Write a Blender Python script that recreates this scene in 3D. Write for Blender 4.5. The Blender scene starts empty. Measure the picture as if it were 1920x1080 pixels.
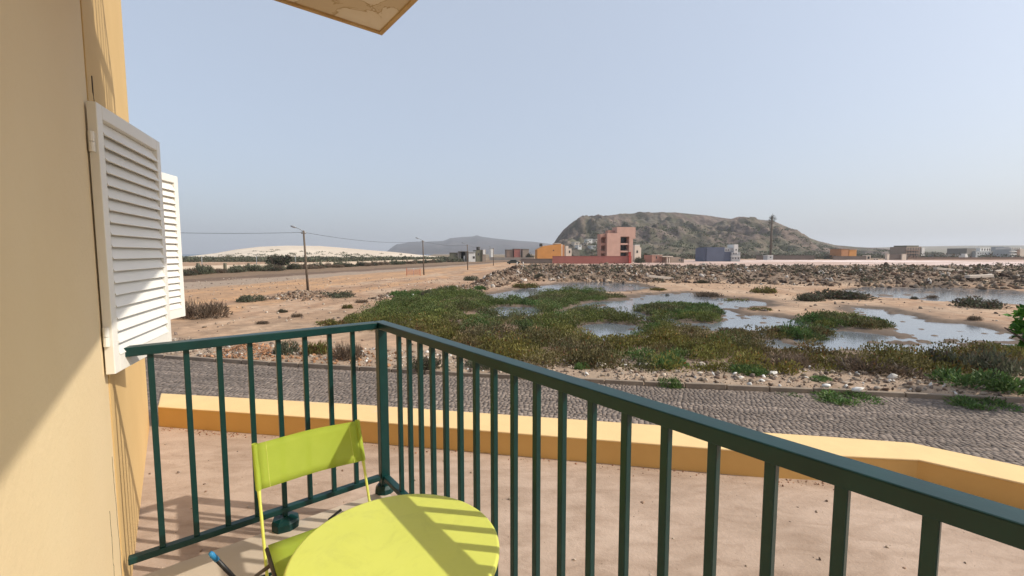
import bpy, math, random
import numpy as np
from mathutils import Vector
random.seed(7); rng = np.random.default_rng(11)
C = bpy.context.scene.collection
sc = bpy.context.scene

# ------------------------------------------------------------------ camera, sky, sun, exposure
CAM_Z = 3.4
F_PX, PITCH = 818.4, math.radians(4.5)            # focal length in pixels of a 1920 wide frame, downward tilt
cam_d = bpy.data.cameras.new('camera'); cam = bpy.data.objects.new('camera', cam_d); C.objects.link(cam)
cam.location = (0, 0, CAM_Z); cam.rotation_euler = (math.pi/2 - PITCH, 0, 0)
cam_d.sensor_width = 36; cam_d.lens = F_PX/1920*36; cam_d.clip_start = .05; cam_d.clip_end = 40000
sc.camera = cam
SUN_EL = math.radians(40.4); SUN_AZ = math.radians(98.73)     # clockwise from +Y
W = bpy.data.worlds.new('World'); sc.world = W; W.use_nodes = True
wn = W.node_tree.nodes; bg = wn['Background']
sky = wn.new('ShaderNodeTexSky'); sky.sky_type = 'NISHITA'; sky.sun_disc = False
sky.sun_elevation = SUN_EL; sky.sun_rotation = SUN_AZ
sky.air_density = 1.0; sky.dust_density = 4.0; sky.ozone_density = 2.0; sky.altitude = 0
_v = wn.new('ShaderNodeMix'); _v.data_type = 'RGBA'; _v.blend_type = 'ADD'; _v.inputs[0].default_value = 1; _v.inputs[7].default_value = (5.0, 5.5, 6.25, 1)   # even high dust veil
W.node_tree.links.new(sky.outputs[0], _v.inputs[6]); W.node_tree.links.new(_v.outputs[2], bg.inputs[0]); bg.inputs[1].default_value = .07
sd = bpy.data.lights.new('sun', 'SUN'); sd.energy = 3.7; sd.angle = math.radians(.6); sd.color = (1, .93, .82)
sun = bpy.data.objects.new('sun', sd); C.objects.link(sun)
sv = Vector((math.sin(SUN_AZ)*math.cos(SUN_EL), math.cos(SUN_AZ)*math.cos(SUN_EL), math.sin(SUN_EL)))
sun.rotation_euler = sv.to_track_quat('Z', 'Y').to_euler(); sun.location = (20, -5, 30)
sc.view_settings.view_transform = 'Standard'; sc.view_settings.look = 'None'
sc.view_settings.gamma = 1; sc.view_settings.exposure = 0.17; sc.view_settings.use_curve_mapping = False
sc.cycles.max_bounces = 6; sc.cycles.volume_bounces = 0; sc.cycles.transparent_max_bounces = 6

# ------------------------------------------------------------------ helpers
_c, _s = math.cos(PITCH), math.sin(PITCH)
def ray(u, v):
    a = (u-960)/F_PX; b = -(v-540)/F_PX
    return np.array([a, _c+b*_s, -_s+b*_c])
def ground(u, v, z=0.0):                            # survey point of the photograph on the level z
    d = ray(u, v); return d*((CAM_Z-z)/-d[2]) + np.array([0, 0, CAM_Z])
def gxy(pts): return [tuple(ground(u, v)[:2]) for u, v in pts]
def hz(v, Y):                                       # height of a thing whose top shows on line v at distance Y
    d = ray(960, v); return CAM_Z + d[2]/d[1]*Y
def xat(u, Y, v=478): d = ray(u, v); return d[0]/d[1]*Y

def tag(o, label=None, cat=None, group=None, kind=None):
    if label: o['label'] = label
    if cat: o['category'] = cat
    if group: o['group'] = group
    if kind: o['kind'] = kind
    return o
def empty(name, loc=(0, 0, 0), rz=0):
    o = bpy.data.objects.new(name, None); C.objects.link(o); o.location = loc; o.rotation_euler = (0, 0, rz)
    o.empty_display_size = .1
    return o
def link_mesh(name, me, parent=None):
    o = bpy.data.objects.new(name, me); C.objects.link(o)
    if parent: o.parent = parent
    return o
def np_mesh(name, V, F, mat, cols=None, smooth=False):
    V = np.asarray(V, np.float32); F = np.asarray(F, np.int32); n = F.shape[1]
    me = bpy.data.meshes.new(name)
    me.vertices.add(len(V)); me.vertices.foreach_set('co', V.ravel())
    me.loops.add(F.size); me.loops.foreach_set('vertex_index', F.ravel())
    me.polygons.add(len(F)); me.polygons.foreach_set('loop_start', np.arange(0, F.size, n, dtype=np.int32))
    try: me.polygons.foreach_set('loop_total', np.full(len(F), n, np.int32))
    except Exception: pass
    if smooth: me.polygons.foreach_set('use_smooth', np.ones(len(F), bool))
    me.update(calc_edges=True)
    if cols is not None:
        a = me.color_attributes.new('tint', 'FLOAT_COLOR', 'POINT')
        cc = np.ones((len(V), 4), np.float32); cc[:, :3] = cols; a.data.foreach_set('color', cc.ravel())
    if mat: me.materials.append(mat)
    return me

class MB:
    def __init__(s): s.v = []; s.f = []
    def add(s, vs, fs):
        o = len(s.v); s.v += [tuple(map(float, p)) for p in vs]; s.f += [tuple(o+i for i in f) for f in fs]; return s
    def obox(s, c, ex, ey, ez, bev=0):              # centre and three half axes
        c, ex, ey, ez = map(lambda q: np.array(q, float), (c, ex, ey, ez))
        vs = [c+i*ex+j*ey+k*ez for k in (-1, 1) for j in (-1, 1) for i in (-1, 1)]
        fs = [(0, 2, 3, 1), (4, 5, 7, 6), (0, 1, 5, 4), (2, 6, 7, 3), (0, 4, 6, 2), (1, 3, 7, 5)]
        if np.dot(np.cross(ex, ey), ez) < 0: fs = [f[::-1] for f in fs]
        return s.add(vs, fs)
    def box(s, x0, y0, z0, x1, y1, z1):
        return s.obox(((x0+x1)/2, (y0+y1)/2, (z0+z1)/2), ((x1-x0)/2, 0, 0), (0, (y1-y0)/2, 0), (0, 0, (z1-z0)/2))
    def bar(s, p, q, w, h, up=(0, 0, 1)):           # rectangular bar between two points
        p, q, up = map(lambda t: np.array(t, float), (p, q, up)); d = q-p; L = np.linalg.norm(d); d /= L
        x = np.cross(d, up); x /= np.linalg.norm(x); y = np.cross(x, d)
        return s.obox((p+q)/2, d*L/2, x*w/2, y*h/2)
    def tube(s, pts, r, n=8, cap=True):
        pts = [np.array(p, float) for p in pts]; rs = r if isinstance(r, (list, tuple)) else [r]*len(pts)
        o = len(s.v); up = np.array([0, 0, 1.0])
        for i, p in enumerate(pts):
            d = pts[min(i+1, len(pts)-1)]-pts[max(i-1, 0)]; d /= np.linalg.norm(d)
            a = np.cross(d, up if abs(d[2]) < .95 else np.array([1.0, 0, 0])); a /= np.linalg.norm(a); b = np.cross(d, a)
            for k in range(n):
                t = 2*math.pi*k/n; s.v.append(tuple(p+rs[i]*(math.cos(t)*a+math.sin(t)*b)))
        for i in range(len(pts)-1):
            for k in range(n):
                k2 = (k+1) % n; s.f.append((o+i*n+k, o+i*n+k2, o+(i+1)*n+k2, o+(i+1)*n+k))
        if cap: s.f.append(tuple(o+k for k in range(n))[::-1]); s.f.append(tuple(o+(len(pts)-1)*n+k for k in range(n)))
        return s
    def prism(s, poly, z0, z1):                     # counter-clockwise footprint
        n = len(poly); a = sum(poly[i][0]*poly[(i+1) % n][1]-poly[(i+1) % n][0]*poly[i][1] for i in range(n))
        if a < 0: poly = poly[::-1]
        vs = [(x, y, z0) for x, y in poly]+[(x, y, z1) for x, y in poly]
        fs = [tuple(range(n))[::-1], tuple(range(n, 2*n))]+[(i, (i+1) % n, n+(i+1) % n, n+i) for i in range(n)]
        return s.add(vs, fs)
    def lathe(s, prof, n=48, c=(0, 0, 0)):
        o = len(s.v)
        for r, z in prof:
            for k in range(n):
                t = 2*math.pi*k/n; s.v.append((c[0]+r*math.cos(t), c[1]+r*math.sin(t), c[2]+z))
        m = len(prof)
        for i in range(m-1):
            for k in range(n):
                k2 = (k+1) % n; s.f.append((o+i*n+k, o+i*n+k2, o+(i+1)*n+k2, o+(i+1)*n+k))
        s.f.append(tuple(o+k for k in range(n))[::-1]); s.f.append(tuple(o+(m-1)*n+k for k in range(n)))
        return s
    def build(s, name, mat, parent=None, bevel=0, smooth=False, seg=2):
        me = bpy.data.meshes.new(name); me.from_pydata(s.v, [], s.f); me.update(); me.materials.append(mat)
        if smooth:
            me.polygons.foreach_set('use_smooth', [True]*len(me.polygons))
        o = link_mesh(name, me, parent)
        if parent:                                   # coordinates are given in world space
            me.transform(parent.matrix_basis.inverted())
        if bevel:
            m = o.modifiers.new('bevel', 'BEVEL'); m.width = bevel; m.segments = seg; m.limit_method = 'ANGLE'
        return o

# value noise
_perm = rng.random((256, 256))
def vn(x, y):
    x = np.asarray(x, float); y = np.asarray(y, float)
    xi = np.floor(x).astype(int); yi = np.floor(y).astype(int); fx = x-xi; fy = y-yi
    fx = fx*fx*(3-2*fx); fy = fy*fy*(3-2*fy); P = _perm
    a = P[xi & 255, yi & 255]; b = P[(xi+1) & 255, yi & 255]; c = P[xi & 255, (yi+1) & 255]; d = P[(xi+1) & 255, (yi+1) & 255]
    return (a*(1-fx)+b*fx)*(1-fy)+(c*(1-fx)+d*fx)*fy
def fbm(x, y, o=4):
    r = 0; a = .5
    for i in range(o): r = r+a*vn(x*2**i+i*17.3, y*2**i+i*9.1); a *= .5
    return r/(1-.5**o)
def sstep(a, b, x): t = np.clip((x-a)/(b-a), 0, 1); return t*t*(3-2*t)
def sdf(poly, X, Y):                                # signed distance, positive inside
    P = np.array(poly); n = len(P); D = np.full(X.shape, 1e18); ins = np.zeros(X.shape, bool)
    for i in range(n):
        a = P[i]; b = P[(i+1) % n]; e = b-a; t = np.clip(((X-a[0])*e[0]+(Y-a[1])*e[1])/(e@e+1e-12), 0, 1)
        D = np.minimum(D, (X-a[0]-t*e[0])**2+(Y-a[1]-t*e[1])**2)
        cnd = (a[1] > Y) != (b[1] > Y)
        if abs(e[1]) > 1e-12: ins ^= cnd & (X < a[0]+(Y-a[1])/e[1]*e[0])
    D = np.sqrt(D); return np.where(ins, D, -D)

# ------------------------------------------------------------------ materials
def ramp(nt, fac, stops):
    r = nt.nodes.new('ShaderNodeValToRGB'); els = r.color_ramp.elements
    while len(els) < len(stops): els.new(.5)
    for e, (p, c) in zip(els, stops): e.position = p; e.color = (*c, 1)
    nt.links.new(fac, r.inputs[0]); return r.outputs[0]
def noise(nt, scale, detail=4, rough=.55, coord='Object', dist=0, sc3=None):
    tc = nt.nodes.new('ShaderNodeTexCoord'); n = nt.nodes.new('ShaderNodeTexNoise')
    n.inputs['Scale'].default_value = scale; n.inputs['Detail'].default_value = detail
    n.inputs['Roughness'].default_value = rough; n.inputs['Distortion'].default_value = dist
    src = tc.outputs[coord]
    if sc3:
        m = nt.nodes.new('ShaderNodeMapping'); m.inputs['Scale'].default_value = sc3; nt.links.new(src, m.inputs[0]); src = m.outputs[0]
    nt.links.new(src, n.inputs['Vector']); return n.outputs['Fac']
def mixc(nt, fac, a, b, mode='MIX'):
    m = nt.nodes.new('ShaderNodeMix'); m.data_type = 'RGBA'; m.blend_type = mode
    for k, val in ((0, fac), (6, a), (7, b)):
        if isinstance(val, (int, float)): m.inputs[k].default_value = val
        elif isinstance(val, tuple): m.inputs[k].default_value = (*val, 1)
        else: nt.links.new(val, m.inputs[k])
    return m.outputs[2]
def bump(nt, bs, h, strength=.3, dist=.01):
    b = nt.nodes.new('ShaderNodeBump'); b.inputs['Strength'].default_value = strength; b.inputs['Distance'].default_value = dist
    nt.links.new(h, b.inputs['Height']); nt.links.new(b.outputs[0], bs.inputs['Normal'])
def newmat(name, rough=.8, spec=.5):
    m = bpy.data.materials.new(name); m.use_nodes = True; nt = m.node_tree; bs = nt.nodes['Principled BSDF']
    bs.inputs['Roughness'].default_value = rough; bs.inputs['Specular IOR Level'].default_value = spec
    return m, nt, bs
def simple(name, c1, c2=None, scale=3, rough=.8, bs_=.2, bd=.004, bscale=60, spec=.4, stops=None, detail=5):
    m, nt, bs = newmat(name, rough, spec)
    if c2 is None: c2 = tuple(x*.86 for x in c1)
    nt.links.new(ramp(nt, noise(nt, scale, detail), stops or [(.3, c2), (.7, c1)]), bs.inputs['Base Color'])
    if bs_: bump(nt, bs, noise(nt, bscale, 3), bs_, bd)
    return m
def tinted(name, rough=.95, nscale=8, lo=.75, hi=1.2, bs_=.5, bd=.03, bscale=12, spec=.2, coord='Object'):
    m, nt, bs = newmat(name, rough, spec)
    at = nt.nodes.new('ShaderNodeAttribute'); at.attribute_name = 'tint'
    f = ramp(nt, noise(nt, nscale, 6, .65, coord), [(.3, (lo,)*3), (.7, (hi,)*3)])
    nt.links.new(mixc(nt, 1.0, at.outputs['Color'], f, 'MULTIPLY'), bs.inputs['Base Color'])
    if bs_: bump(nt, bs, noise(nt, bscale, 6, .65, coord), bs_, bd)
    return m
def foliage(name):
    m = bpy.data.materials.new(name); m.use_nodes = True; nt = m.node_tree; bs = nt.nodes['Principled BSDF']; out = nt.nodes['Material Output']
    bs.inputs['Roughness'].default_value = .6; bs.inputs['Specular IOR Level'].default_value = .25
    at = nt.nodes.new('ShaderNodeAttribute'); at.attribute_name = 'tint'
    nt.links.new(at.outputs['Color'], bs.inputs['Base Color'])
    tr = nt.nodes.new('ShaderNodeBsdfTranslucent'); nt.links.new(at.outputs['Color'], tr.inputs[0])
    mx = nt.nodes.new('ShaderNodeMixShader'); mx.inputs[0].default_value = .25
    nt.links.new(bs.outputs[0], mx.inputs[1]); nt.links.new(tr.outputs[0], mx.inputs[2]); nt.links.new(mx.outputs[0], out.inputs[0])
    return m
M = {}
M['ground'] = tinted('ground_soil', .95, 1.6, .72, 1.25, .6, .05, 5)
M['leaf'] = foliage('leaves')
M['rock'] = tinted('broken_rock', .9, 6, .7, 1.25, .5, .03, 14)
M['hill'] = tinted('hill_rock', .95, .035, .5, 1.5, .9, 4, .06)
M['farhill'] = tinted('far_mountain', .95, .004, .75, 1.2, .5, 20, .01)
M['cobble'] = tinted('cobble_basalt', .85, 25, .75, 1.25, .4, .006, 60, .3)
M['street'] = simple('street_bed', (.185, .145, .115), (.13, .10, .08), 6, .95, .5, .01, 40)
M['kerb'] = simple('kerb_concrete', (.30, .235, .175), (.19, .15, .115), 5, .9, .4, .006, 50)
M['wall_y'] = simple('yellow_render', (.66, .455, .205), (.60, .405, .175), 1.2, .85, .25, .003, 90, .25)
M['wall_c'] = simple('lit_yellow_render', (.74, .59, .365), (.70, .54, .315), .9, .8, .5, .004, 32, .3)  # same render as the facade, paler: light and sheen put into colour
M['ochre'] = simple('ochre_paint', (.66, .42, .155), (.58, .35, .12), 1.5, .85, .3, .004, 50, .25)
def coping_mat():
    m, nt, bs = newmat('sunlit_worn_coping_paint', .85, .25)
    a = ramp(nt, noise(nt, 2.2, 6, .6), [(.35, (.74, .54, .27)), (.6, (.70, .50, .25)), (.72, (.60, .50, .36))])  # paler yellow has sunlight painted in; greyish end is worn patches
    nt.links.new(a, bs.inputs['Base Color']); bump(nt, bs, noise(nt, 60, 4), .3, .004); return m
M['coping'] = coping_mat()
def court_mat():
    m, nt, bs = newmat('rough_screed', .92, .2)
    a = ramp(nt, noise(nt, .8, 7, .62), [(.3, (.36, .272, .208)), (.5, (.425, .325, .255)), (.7, (.48, .375, .30))])
    b = ramp(nt, noise(nt, 3.0, 5, .6, dist=.6, sc3=(1, 2.6, 1)), [(.3, (.78, .74, .7)), (.6, (1.05, 1.04, 1.03))])
    nt.links.new(mixc(nt, 1, a, b, 'MULTIPLY'), bs.inputs['Base Color']); bump(nt, bs, noise(nt, 30, 8, .7), .6, .012); return m
M['court'] = court_mat()
M['tile'] = simple('balcony_floor_screed', (.55, .46, .36), (.47, .39, .30), 2, .7, .2, .003, 40)
M['slab'] = None
def slab_mat():
    m, nt, bs = newmat('stained_ceiling_paint', .85, .2)
    n1 = noise(nt, 2.6, 5, .55, dist=1.0)
    a = ramp(nt, n1, [(.40, (.74, .66, .54)), (.545, (.70, .61, .48)), (.56, (.42, .30, .16)), (.575, (.62, .51, .36)), (.75, (.58, .47, .33))])
    nt.links.new(a, bs.inputs['Base Color']); bump(nt, bs, noise(nt, 40, 4), .3, .004); return m
M['slab'] = slab_mat()
M['drip'] = simple('drip_edge_paint', (.56, .40, .20), (.42, .26, .11), 6, .8)
M['white'] = simple('white_lacquer', (.78, .76, .70), (.74, .72, .66), 3, .45, .05, .001, 30, .5)
M['green'] = simple('dark_green_gloss_paint', (.003, .038, .035), (.002, .027, .025), 9, .36, .22, .0012, 70, .35)
def lime_mat():
    m, nt, bs = newmat('lime_paint', .42, .45)
    a = ramp(nt, noise(nt, 4, 5), [(.3, (.58, .615, .11)), (.7, (.63, .66, .125))]); d = ramp(nt, noise(nt, 7, 8, .7, dist=1.2), [(.50, (1, 1, 1)), (.72, (.90, .90, .93))])
    nt.links.new(mixc(nt, 1, a, d, 'MULTIPLY'), bs.inputs['Base Color']); nt.links.new(ramp(nt, noise(nt, 10, 6, .65), [(.35, (.34,)*3), (.7, (.58,)*3)]), bs.inputs['Roughness']); return m
M['lime'] = lime_mat()
def fabric_mat():
    m = bpy.data.materials.new('lime_mesh_fabric'); m.use_nodes = True; nt = m.node_tree; bs = nt.nodes['Principled BSDF']; out = nt.nodes['Material Output']
    bs.inputs['Roughness'].default_value = .7; bs.inputs['Specular IOR Level'].default_value = .3
    nt.links.new(ramp(nt, noise(nt, 9, 4), [(.3, (.42, .52, .06)), (.7, (.48, .58, .075))]), bs.inputs['Base Color'])
    bump(nt, bs, noise(nt, 500, 2), .3, .001)
    tr = nt.nodes.new('ShaderNodeBsdfTranslucent'); tr.inputs[0].default_value = (.50, .62, .05, 1)
    tp = nt.nodes.new('ShaderNodeBsdfTransparent')
    m1 = nt.nodes.new('ShaderNodeMixShader'); m1.inputs[0].default_value = .35
    m2 = nt.nodes.new('ShaderNodeMixShader'); m2.inputs[0].default_value = .16
    nt.links.new(bs.outputs[0], m1.inputs[1]); nt.links.new(tr.outputs[0], m1.inputs[2])
    nt.links.new(m1.outputs[0], m2.inputs[1]); nt.links.new(tp.outputs[0], m2.inputs[2]); nt.links.new(m2.outputs[0], out.inputs[0])
    return m
M['fabric'] = fabric_mat()
M['black'] = simple('black_plastic', (.015, .015, .016), (.012, .012, .013), 5, .45)
M['blue'] = simple('blue_sleeve', (.03, .24, .50), None, 5, .5)
M['brown'] = simple('dark_brown_metal', (.055, .035, .02), None, 5, .5)
M['glass'] = simple('dark_window', (.02, .022, .025), None, 2, .15, 0)
M['pole'] = simple('weathered_pole', (.16, .12, .09), (.09, .07, .05), 2, .9, .3, .01, 20)
M['steel'] = simple('grey_steel', (.30, .31, .32), None, 3, .5)
M['wire'] = simple('black_cable', (.02, .02, .022), None, 3, .6)
M['dune'] = tinted('dune_sand', .95, .03, .92, 1.06, .3, .3, .3)
M['dunewall'] = simple('pale_wall', (.60, .50, .40), (.50, .41, .32), .3, .9)
for k, c in dict(pink=(.58, .36, .28), pinkdark=(.44, .25, .19), orange=(.58, .27, .08), redwall=(.36, .135, .11), greywall=(.17, .135, .115),
                 bluegrey=(.125, .145, .20), whitewash=(.72, .70, .66), concrete=(.22, .20, .175), darkc=(.06, .055, .05), tan=(.30, .235, .185),
                 olive=(.17, .16, .11), palegrey=(.42, .43, .43), ruinpink=(.45, .24, .18), orangewall=(.46, .22, .10), cream=(.62, .53, .44), brick=(.25, .17, .13)).items():
    M[k] = simple(k+'_render', c, tuple(x*.84 for x in c), .35, .9, .1, .01, 4)
def water_mat():
    m, nt, bs = newmat('lagoon_water', .06, .5)
    nt.links.new(ramp(nt, noise(nt, .15, 4), [(.35, (.135, .15, .168)), (.65, (.175, .19, .21))]), bs.inputs['Base Color'])
    bump(nt, bs, noise(nt, 2.4, 5, .65, sc3=(1, 2.0, 1)), .13, .05); return m
M['water'] = water_mat()
M['sea'] = simple('sea_water', (.03, .07, .10), (.025, .06, .09), .01, .25, .2, .3, .2)

# ------------------------------------------------------------------ survey polygons
pools = [gxy(p) for p in (
    [(902, 552), (930, 548), (957, 543), (985, 540), (1012, 535), (1060, 529), (1120, 527), (1190, 531), (1222, 539), (1180, 545), (1140, 546), (1060, 545), (1010, 550), (985, 560), (930, 560)],
    [(912, 577), (945, 572), (1003, 574), (1016, 584), (990, 592), (945, 592), (918, 586)],
    [(1055, 580), (1075, 571), (1105, 563), (1170, 560), (1200, 552), (1250, 548), (1295, 547), (1345, 556), (1390, 558), (1436, 564), (1446, 570), (1395, 574), (1358, 577), (1388, 586), (1440, 589), (1482, 593), (1502, 600),
     (1560, 608), (1580, 616), (1665, 622), (1690, 612), (1640, 596), (1585, 580), (1600, 574), (1660, 577), (1715, 588), (1750, 600), (1810, 603), (1905, 626), (1940, 642), (1870, 645), (1800, 640), (1780, 664), (1700, 660), (1640, 654), (1560, 656), (1470, 655), (1434, 644), (1432, 620), (1400, 620), (1330, 616), (1268, 611), (1250, 602), (1190, 596), (1170, 588), (1130, 579), (1100, 577), (1075, 579), (1050, 584)],
    [(1068, 617), (1096, 606), (1140, 602), (1200, 607), (1214, 615), (1178, 632), (1108, 634)],
)]
farpool = gxy([(1590, 545), (1640, 537), (1750, 537), (1930, 545), (2080, 552), (2080, 580), (1930, 570), (1850, 562), (1760, 561), (1700, 556), (1640, 554)])
islands = [gxy(p) for p in (
    [(1186, 578), (1235, 571), (1290, 572), (1335, 576), (1356, 590), (1342, 602), (1290, 602), (1262, 596), (1225, 590)],
    [(1430, 622), (1480, 616), (1540, 616), (1562, 626), (1530, 633), (1480, 633), (1438, 630)],
    [(1495, 599), (1540, 593), (1590, 597), (1640, 604), (1672, 616), (1650, 620), (1580, 613), (1500, 604)],
)]
mat_poly = gxy([(640, 606), (680, 590), (705, 572), (740, 560), (770, 551), (850, 547), (900, 549), (925, 563), (985, 564), (1005, 552), (1050, 546), (1110, 548), (1168, 557), (1150, 563), (1095, 566), (1072, 574), (1045, 584), (1075, 579), (1095, 577), (1130, 579),
                (1172, 589), (1190, 597), (1248, 603), (1266, 613), (1330, 619), (1400, 624), (1430, 626), (1430, 648), (1470, 659), (1560, 661), (1640, 659), (1700, 665), (1772, 672), (1778, 650), (1800, 646), (1870, 652), (1960, 658), (2000, 700), (1900, 704), (1740, 702), (1600, 704), (1450, 702),
                (1300, 698), (1180, 694), (1080, 694), (960, 690), (900, 672), (860, 650), (800, 632), (760, 618), (690, 618)])
rub_main = gxy([(930, 514), (1000, 526), (1100, 526), (1230, 529), (1400, 531), (1560, 535), (1750, 538), (1930, 541), (2100, 545), (2100, 512), (1900, 509), (1700, 507), (1400, 506), (1100, 505), (1000, 504), (950, 505)])
rub_small = [gxy(p) for p in ([(800, 546), (850, 540), (905, 538), (915, 545), (880, 551), (820, 552)], [(690, 563), (720, 551), (760, 546), (790, 549), (760, 556), (720, 565)],
                              [(500, 560), (540, 551), (590, 549), (640, 555), (600, 562), (540, 564)], [(885, 533), (930, 518), (985, 512), (1000, 522), (960, 532), (915, 540)])]
_kx = np.array([-60, -30, -11.75, -7.42, -3.96, -1.64, 2.39, 4.37, 6.33, 9.11, 11.59, 30]); _ky = np.array([24, 18.3, 14.1, 13.1, 12.45, 11.98, 11.25, 10.9, 10.6, 10.2, 9.75, 5.6])
def kerb_y(x): return np.interp(x, _kx, _ky)
def mound(X, Y):
    s = sdf(rub_main, X, Y); h = .80*sstep(0, 6, s)*(.1+1.6*fbm(X*.22, Y*.22, 4))
    h += .3*sstep(0, 1, s)*fbm(X*.9, Y*.9, 3)
    for k, p in enumerate(rub_small):
        s = sdf(p, X, Y); h += (.5, .35, .45, 1.2)[k]*sstep(-.3, 2.5, s)*(.4+.9*fbm(X*.5, Y*.5, 3))
    return h
def pool_sd(X, Y):
    wob = (fbm(X*.9, Y*.9, 4)-.5)*1.1
    d = np.full(X.shape, -99.0)
    for p in pools: d = np.maximum(d, sdf(p, X, Y))
    for p in islands: d = np.minimum(d, -sdf(p, X, Y)+.15)
    f = sdf(farpool, X, Y)+(fbm(X*.35, Y*.5, 4)-.43)*11*1.0
    f = np.where(sdf(farpool, X, Y) > -1, np.minimum(f, sdf(farpool, X, Y)+1), -99)
    return np.maximum(d+wob, f)
def ground_z(X, Y):
    X = np.asarray(X, float); Y = np.asarray(Y, float); R = np.hypot(X, Y)
    z = (fbm(X*.12, Y*.12, 3)-.5)*.25*sstep(12, 40, R)+(fbm(X*.8, Y*.8, 3)-.5)*.10
    kd = (Y-kerb_y(X))*.975
    z = np.where(kd < 0, -.06, z*sstep(0, 2, kd)+.10*(1-sstep(.3, 4.5, kd)))
    z = np.where(np.abs(kd) < .12, -.03, z)
    z = z+mound(X, Y)
    sd_ = pool_sd(X, Y); t = np.clip((sd_+.35)/1.0, 0, 1); near = sstep(-8, -1, sd_)
    z = z*(1-.75*near*(kd > 1)); bed = -.36+sstep(2, 6, X)*(.15+(fbm(X*.9, Y*2.0, 4)-.5)*.62); z = z*(1-t)+bed*t
    z = np.where((X < -.17*Y-20) & (R > 620), -4.0, z)      # falls away to the sea
    return z

# ------------------------------------------------------------------ ground sheet
def L(Y, x0, y0, k): return x0+k*(Y-y0)
def build_ground():
    az = np.radians(np.linspace(-82, 82, 760)); r = np.exp(np.linspace(math.log(2.5), math.log(7000), 470))
    A, R = np.meshgrid(az, r); X = R*np.sin(A); Y = R*np.cos(A)
    Z = ground_z(X, Y)
    n1 = fbm(X*.35, Y*.35, 5); n2 = fbm(X*.06+40, Y*.06, 4); n3 = fbm(X*1.7, Y*1.7+9, 4)
    def c3(a): return np.array(a)[None, None, :]
    def mix(a, b, t): return a*(1-t[..., None])+b*t[..., None]
    col = mix(c3((.40, .265, .17))*np.ones(X.shape+(1,)), c3((.34, .205, .125)), sstep(.35, .65, n2))
    col = mix(col, c3((.45, .325, .225)), sstep(.5, .7, n1)*.7)
    col = mix(col, c3((.22, .15, .10)), sstep(.52, .72, n3)*.45)
    st_ = fbm((X-.22*Y)*.9, (Y+.22*X)*.16, 4); col = mix(col, c3((.25, .165, .105)), sstep(.52, .68, st_)*.5*(X < 3)); col = mix(col, c3((.50, .37, .26)), sstep(.46, .34, st_)*.4)
    wob = (n1-.5)*6
    # dirt road bands on the left
    b_sh = L(Y, -44, 58.8, .29); b_rd = L(Y, -38.5, 51.2, .29); b_oc = L(Y, -28.5, 53.2, .22); b_lo = L(Y, -20.5, 38, .16)
    left = (Y > 14) & (Y < 260)
    Xw = X+wob*.6
    def band(a, b, c, t=1.0):
        nonlocal col
        m = sstep(-1.2, 1.2, Xw-a)*sstep(-1.2, 1.2, b-Xw)*left
        col = mix(col, c3(c), m*t)
    band(L(Y, -62, 75, .25), b_sh, (.20, .135, .085)); band(b_sh, b_rd, (.15, .10, .068)); band(b_rd, b_oc, (.31, .235, .175)); band(b_oc, b_lo, (.37, .228, .132), .9)
    trk = np.abs(np.sin((X-.2*Y)*.55+n1*3)); band(b_oc, b_lo+4, (.50, .30, .17), .0)
    col = mix(col, c3((.50, .29, .15)), (sstep(.8, .97, trk)*(X < b_lo+8)*(X > b_oc)*left*.6))
    # rubble soil, salt flat, marsh soil, mud
    mh = mound(X, Y); col = mix(col, c3((.185, .135, .098)), sstep(.06, .35, mh)*.85)
    salt = sstep(95, 120, Y+wob*2)*(1-sstep(225, 245, Y))*sstep(.06, .22, X/np.maximum(Y, 1)+wob*.01)
    col = mix(col, c3((.46, .33, .275)), salt*.9)
    stripe = sstep(.50, .60, fbm(X*.012, Y*.075+3, 4)); col = mix(col, c3((.72, .60, .56)), salt*stripe*sstep(.3, .55, X/np.maximum(Y, 1)))
    ms = sstep(-.5, 1.0, sdf(mat_poly, X, Y)); col = mix(col, c3((.12, .085, .055)), ms*.75)
    ps = pool_sd(X, Y); wet = sstep(-3.2, -.6, ps+(n1-.5)*3); col = mix(col, c3((.255, .175, .12)), wet*.65); mud = sstep(-1.1, -.25, ps+(n3-.5)*.8); col = mix(col, c3((.105, .08, .062)), mud*.88)
    col = mix(col, c3((.15, .12, .10)), sstep(.0, .2, sdf(farpool, X, Y))*.85)
    far = sstep(230, 330, Y); col = mix(col, c3((.17, .135, .085)), far*.8)
    kd = (Y-kerb_y(X)); vg = sstep(-.2, .1, kd)*(1-sstep(2.0, 3.4, kd)); col = mix(col, c3((.315, .24, .175)), vg*.75)
    nr, na = X.shape; V = np.stack([X, Y, Z], -1).reshape(-1, 3)
    i = np.arange(nr-1)[:, None]*na+np.arange(na-1)[None, :]
    F = np.stack([i, i+1, i+na+1, i+na], -1).reshape(-1, 4)[:, ::-1]
    return tag(link_mesh('ground', np_mesh('ground', V, F, M['ground'], np.clip(col.reshape(-1, 3), .02, .9), True)), kind='structure')
build_ground()
MB().add([(-300, -300, -.9), (300, -300, -.9), (300, 20, -.9), (-300, 20, -.9)], [(0, 1, 2, 3)]).build('lower_ground', M['street'])['kind'] = 'structure'
MB().add([(-12, 12.5, -.10), (120, 8, -.10), (120, 80, -.10), (-12, 80, -.10)], [(0, 1, 2, 3)]).build('lagoon_water', M['water'])['kind'] = 'structure'
MB().add([(-9000, 300, -1.5), (200, 300, -1.5), (200, 14000, -1.5), (-9000, 14000, -1.5)], [(0, 1, 2, 3)]).build('sea', M['sea'])['kind'] = 'structure'

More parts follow.
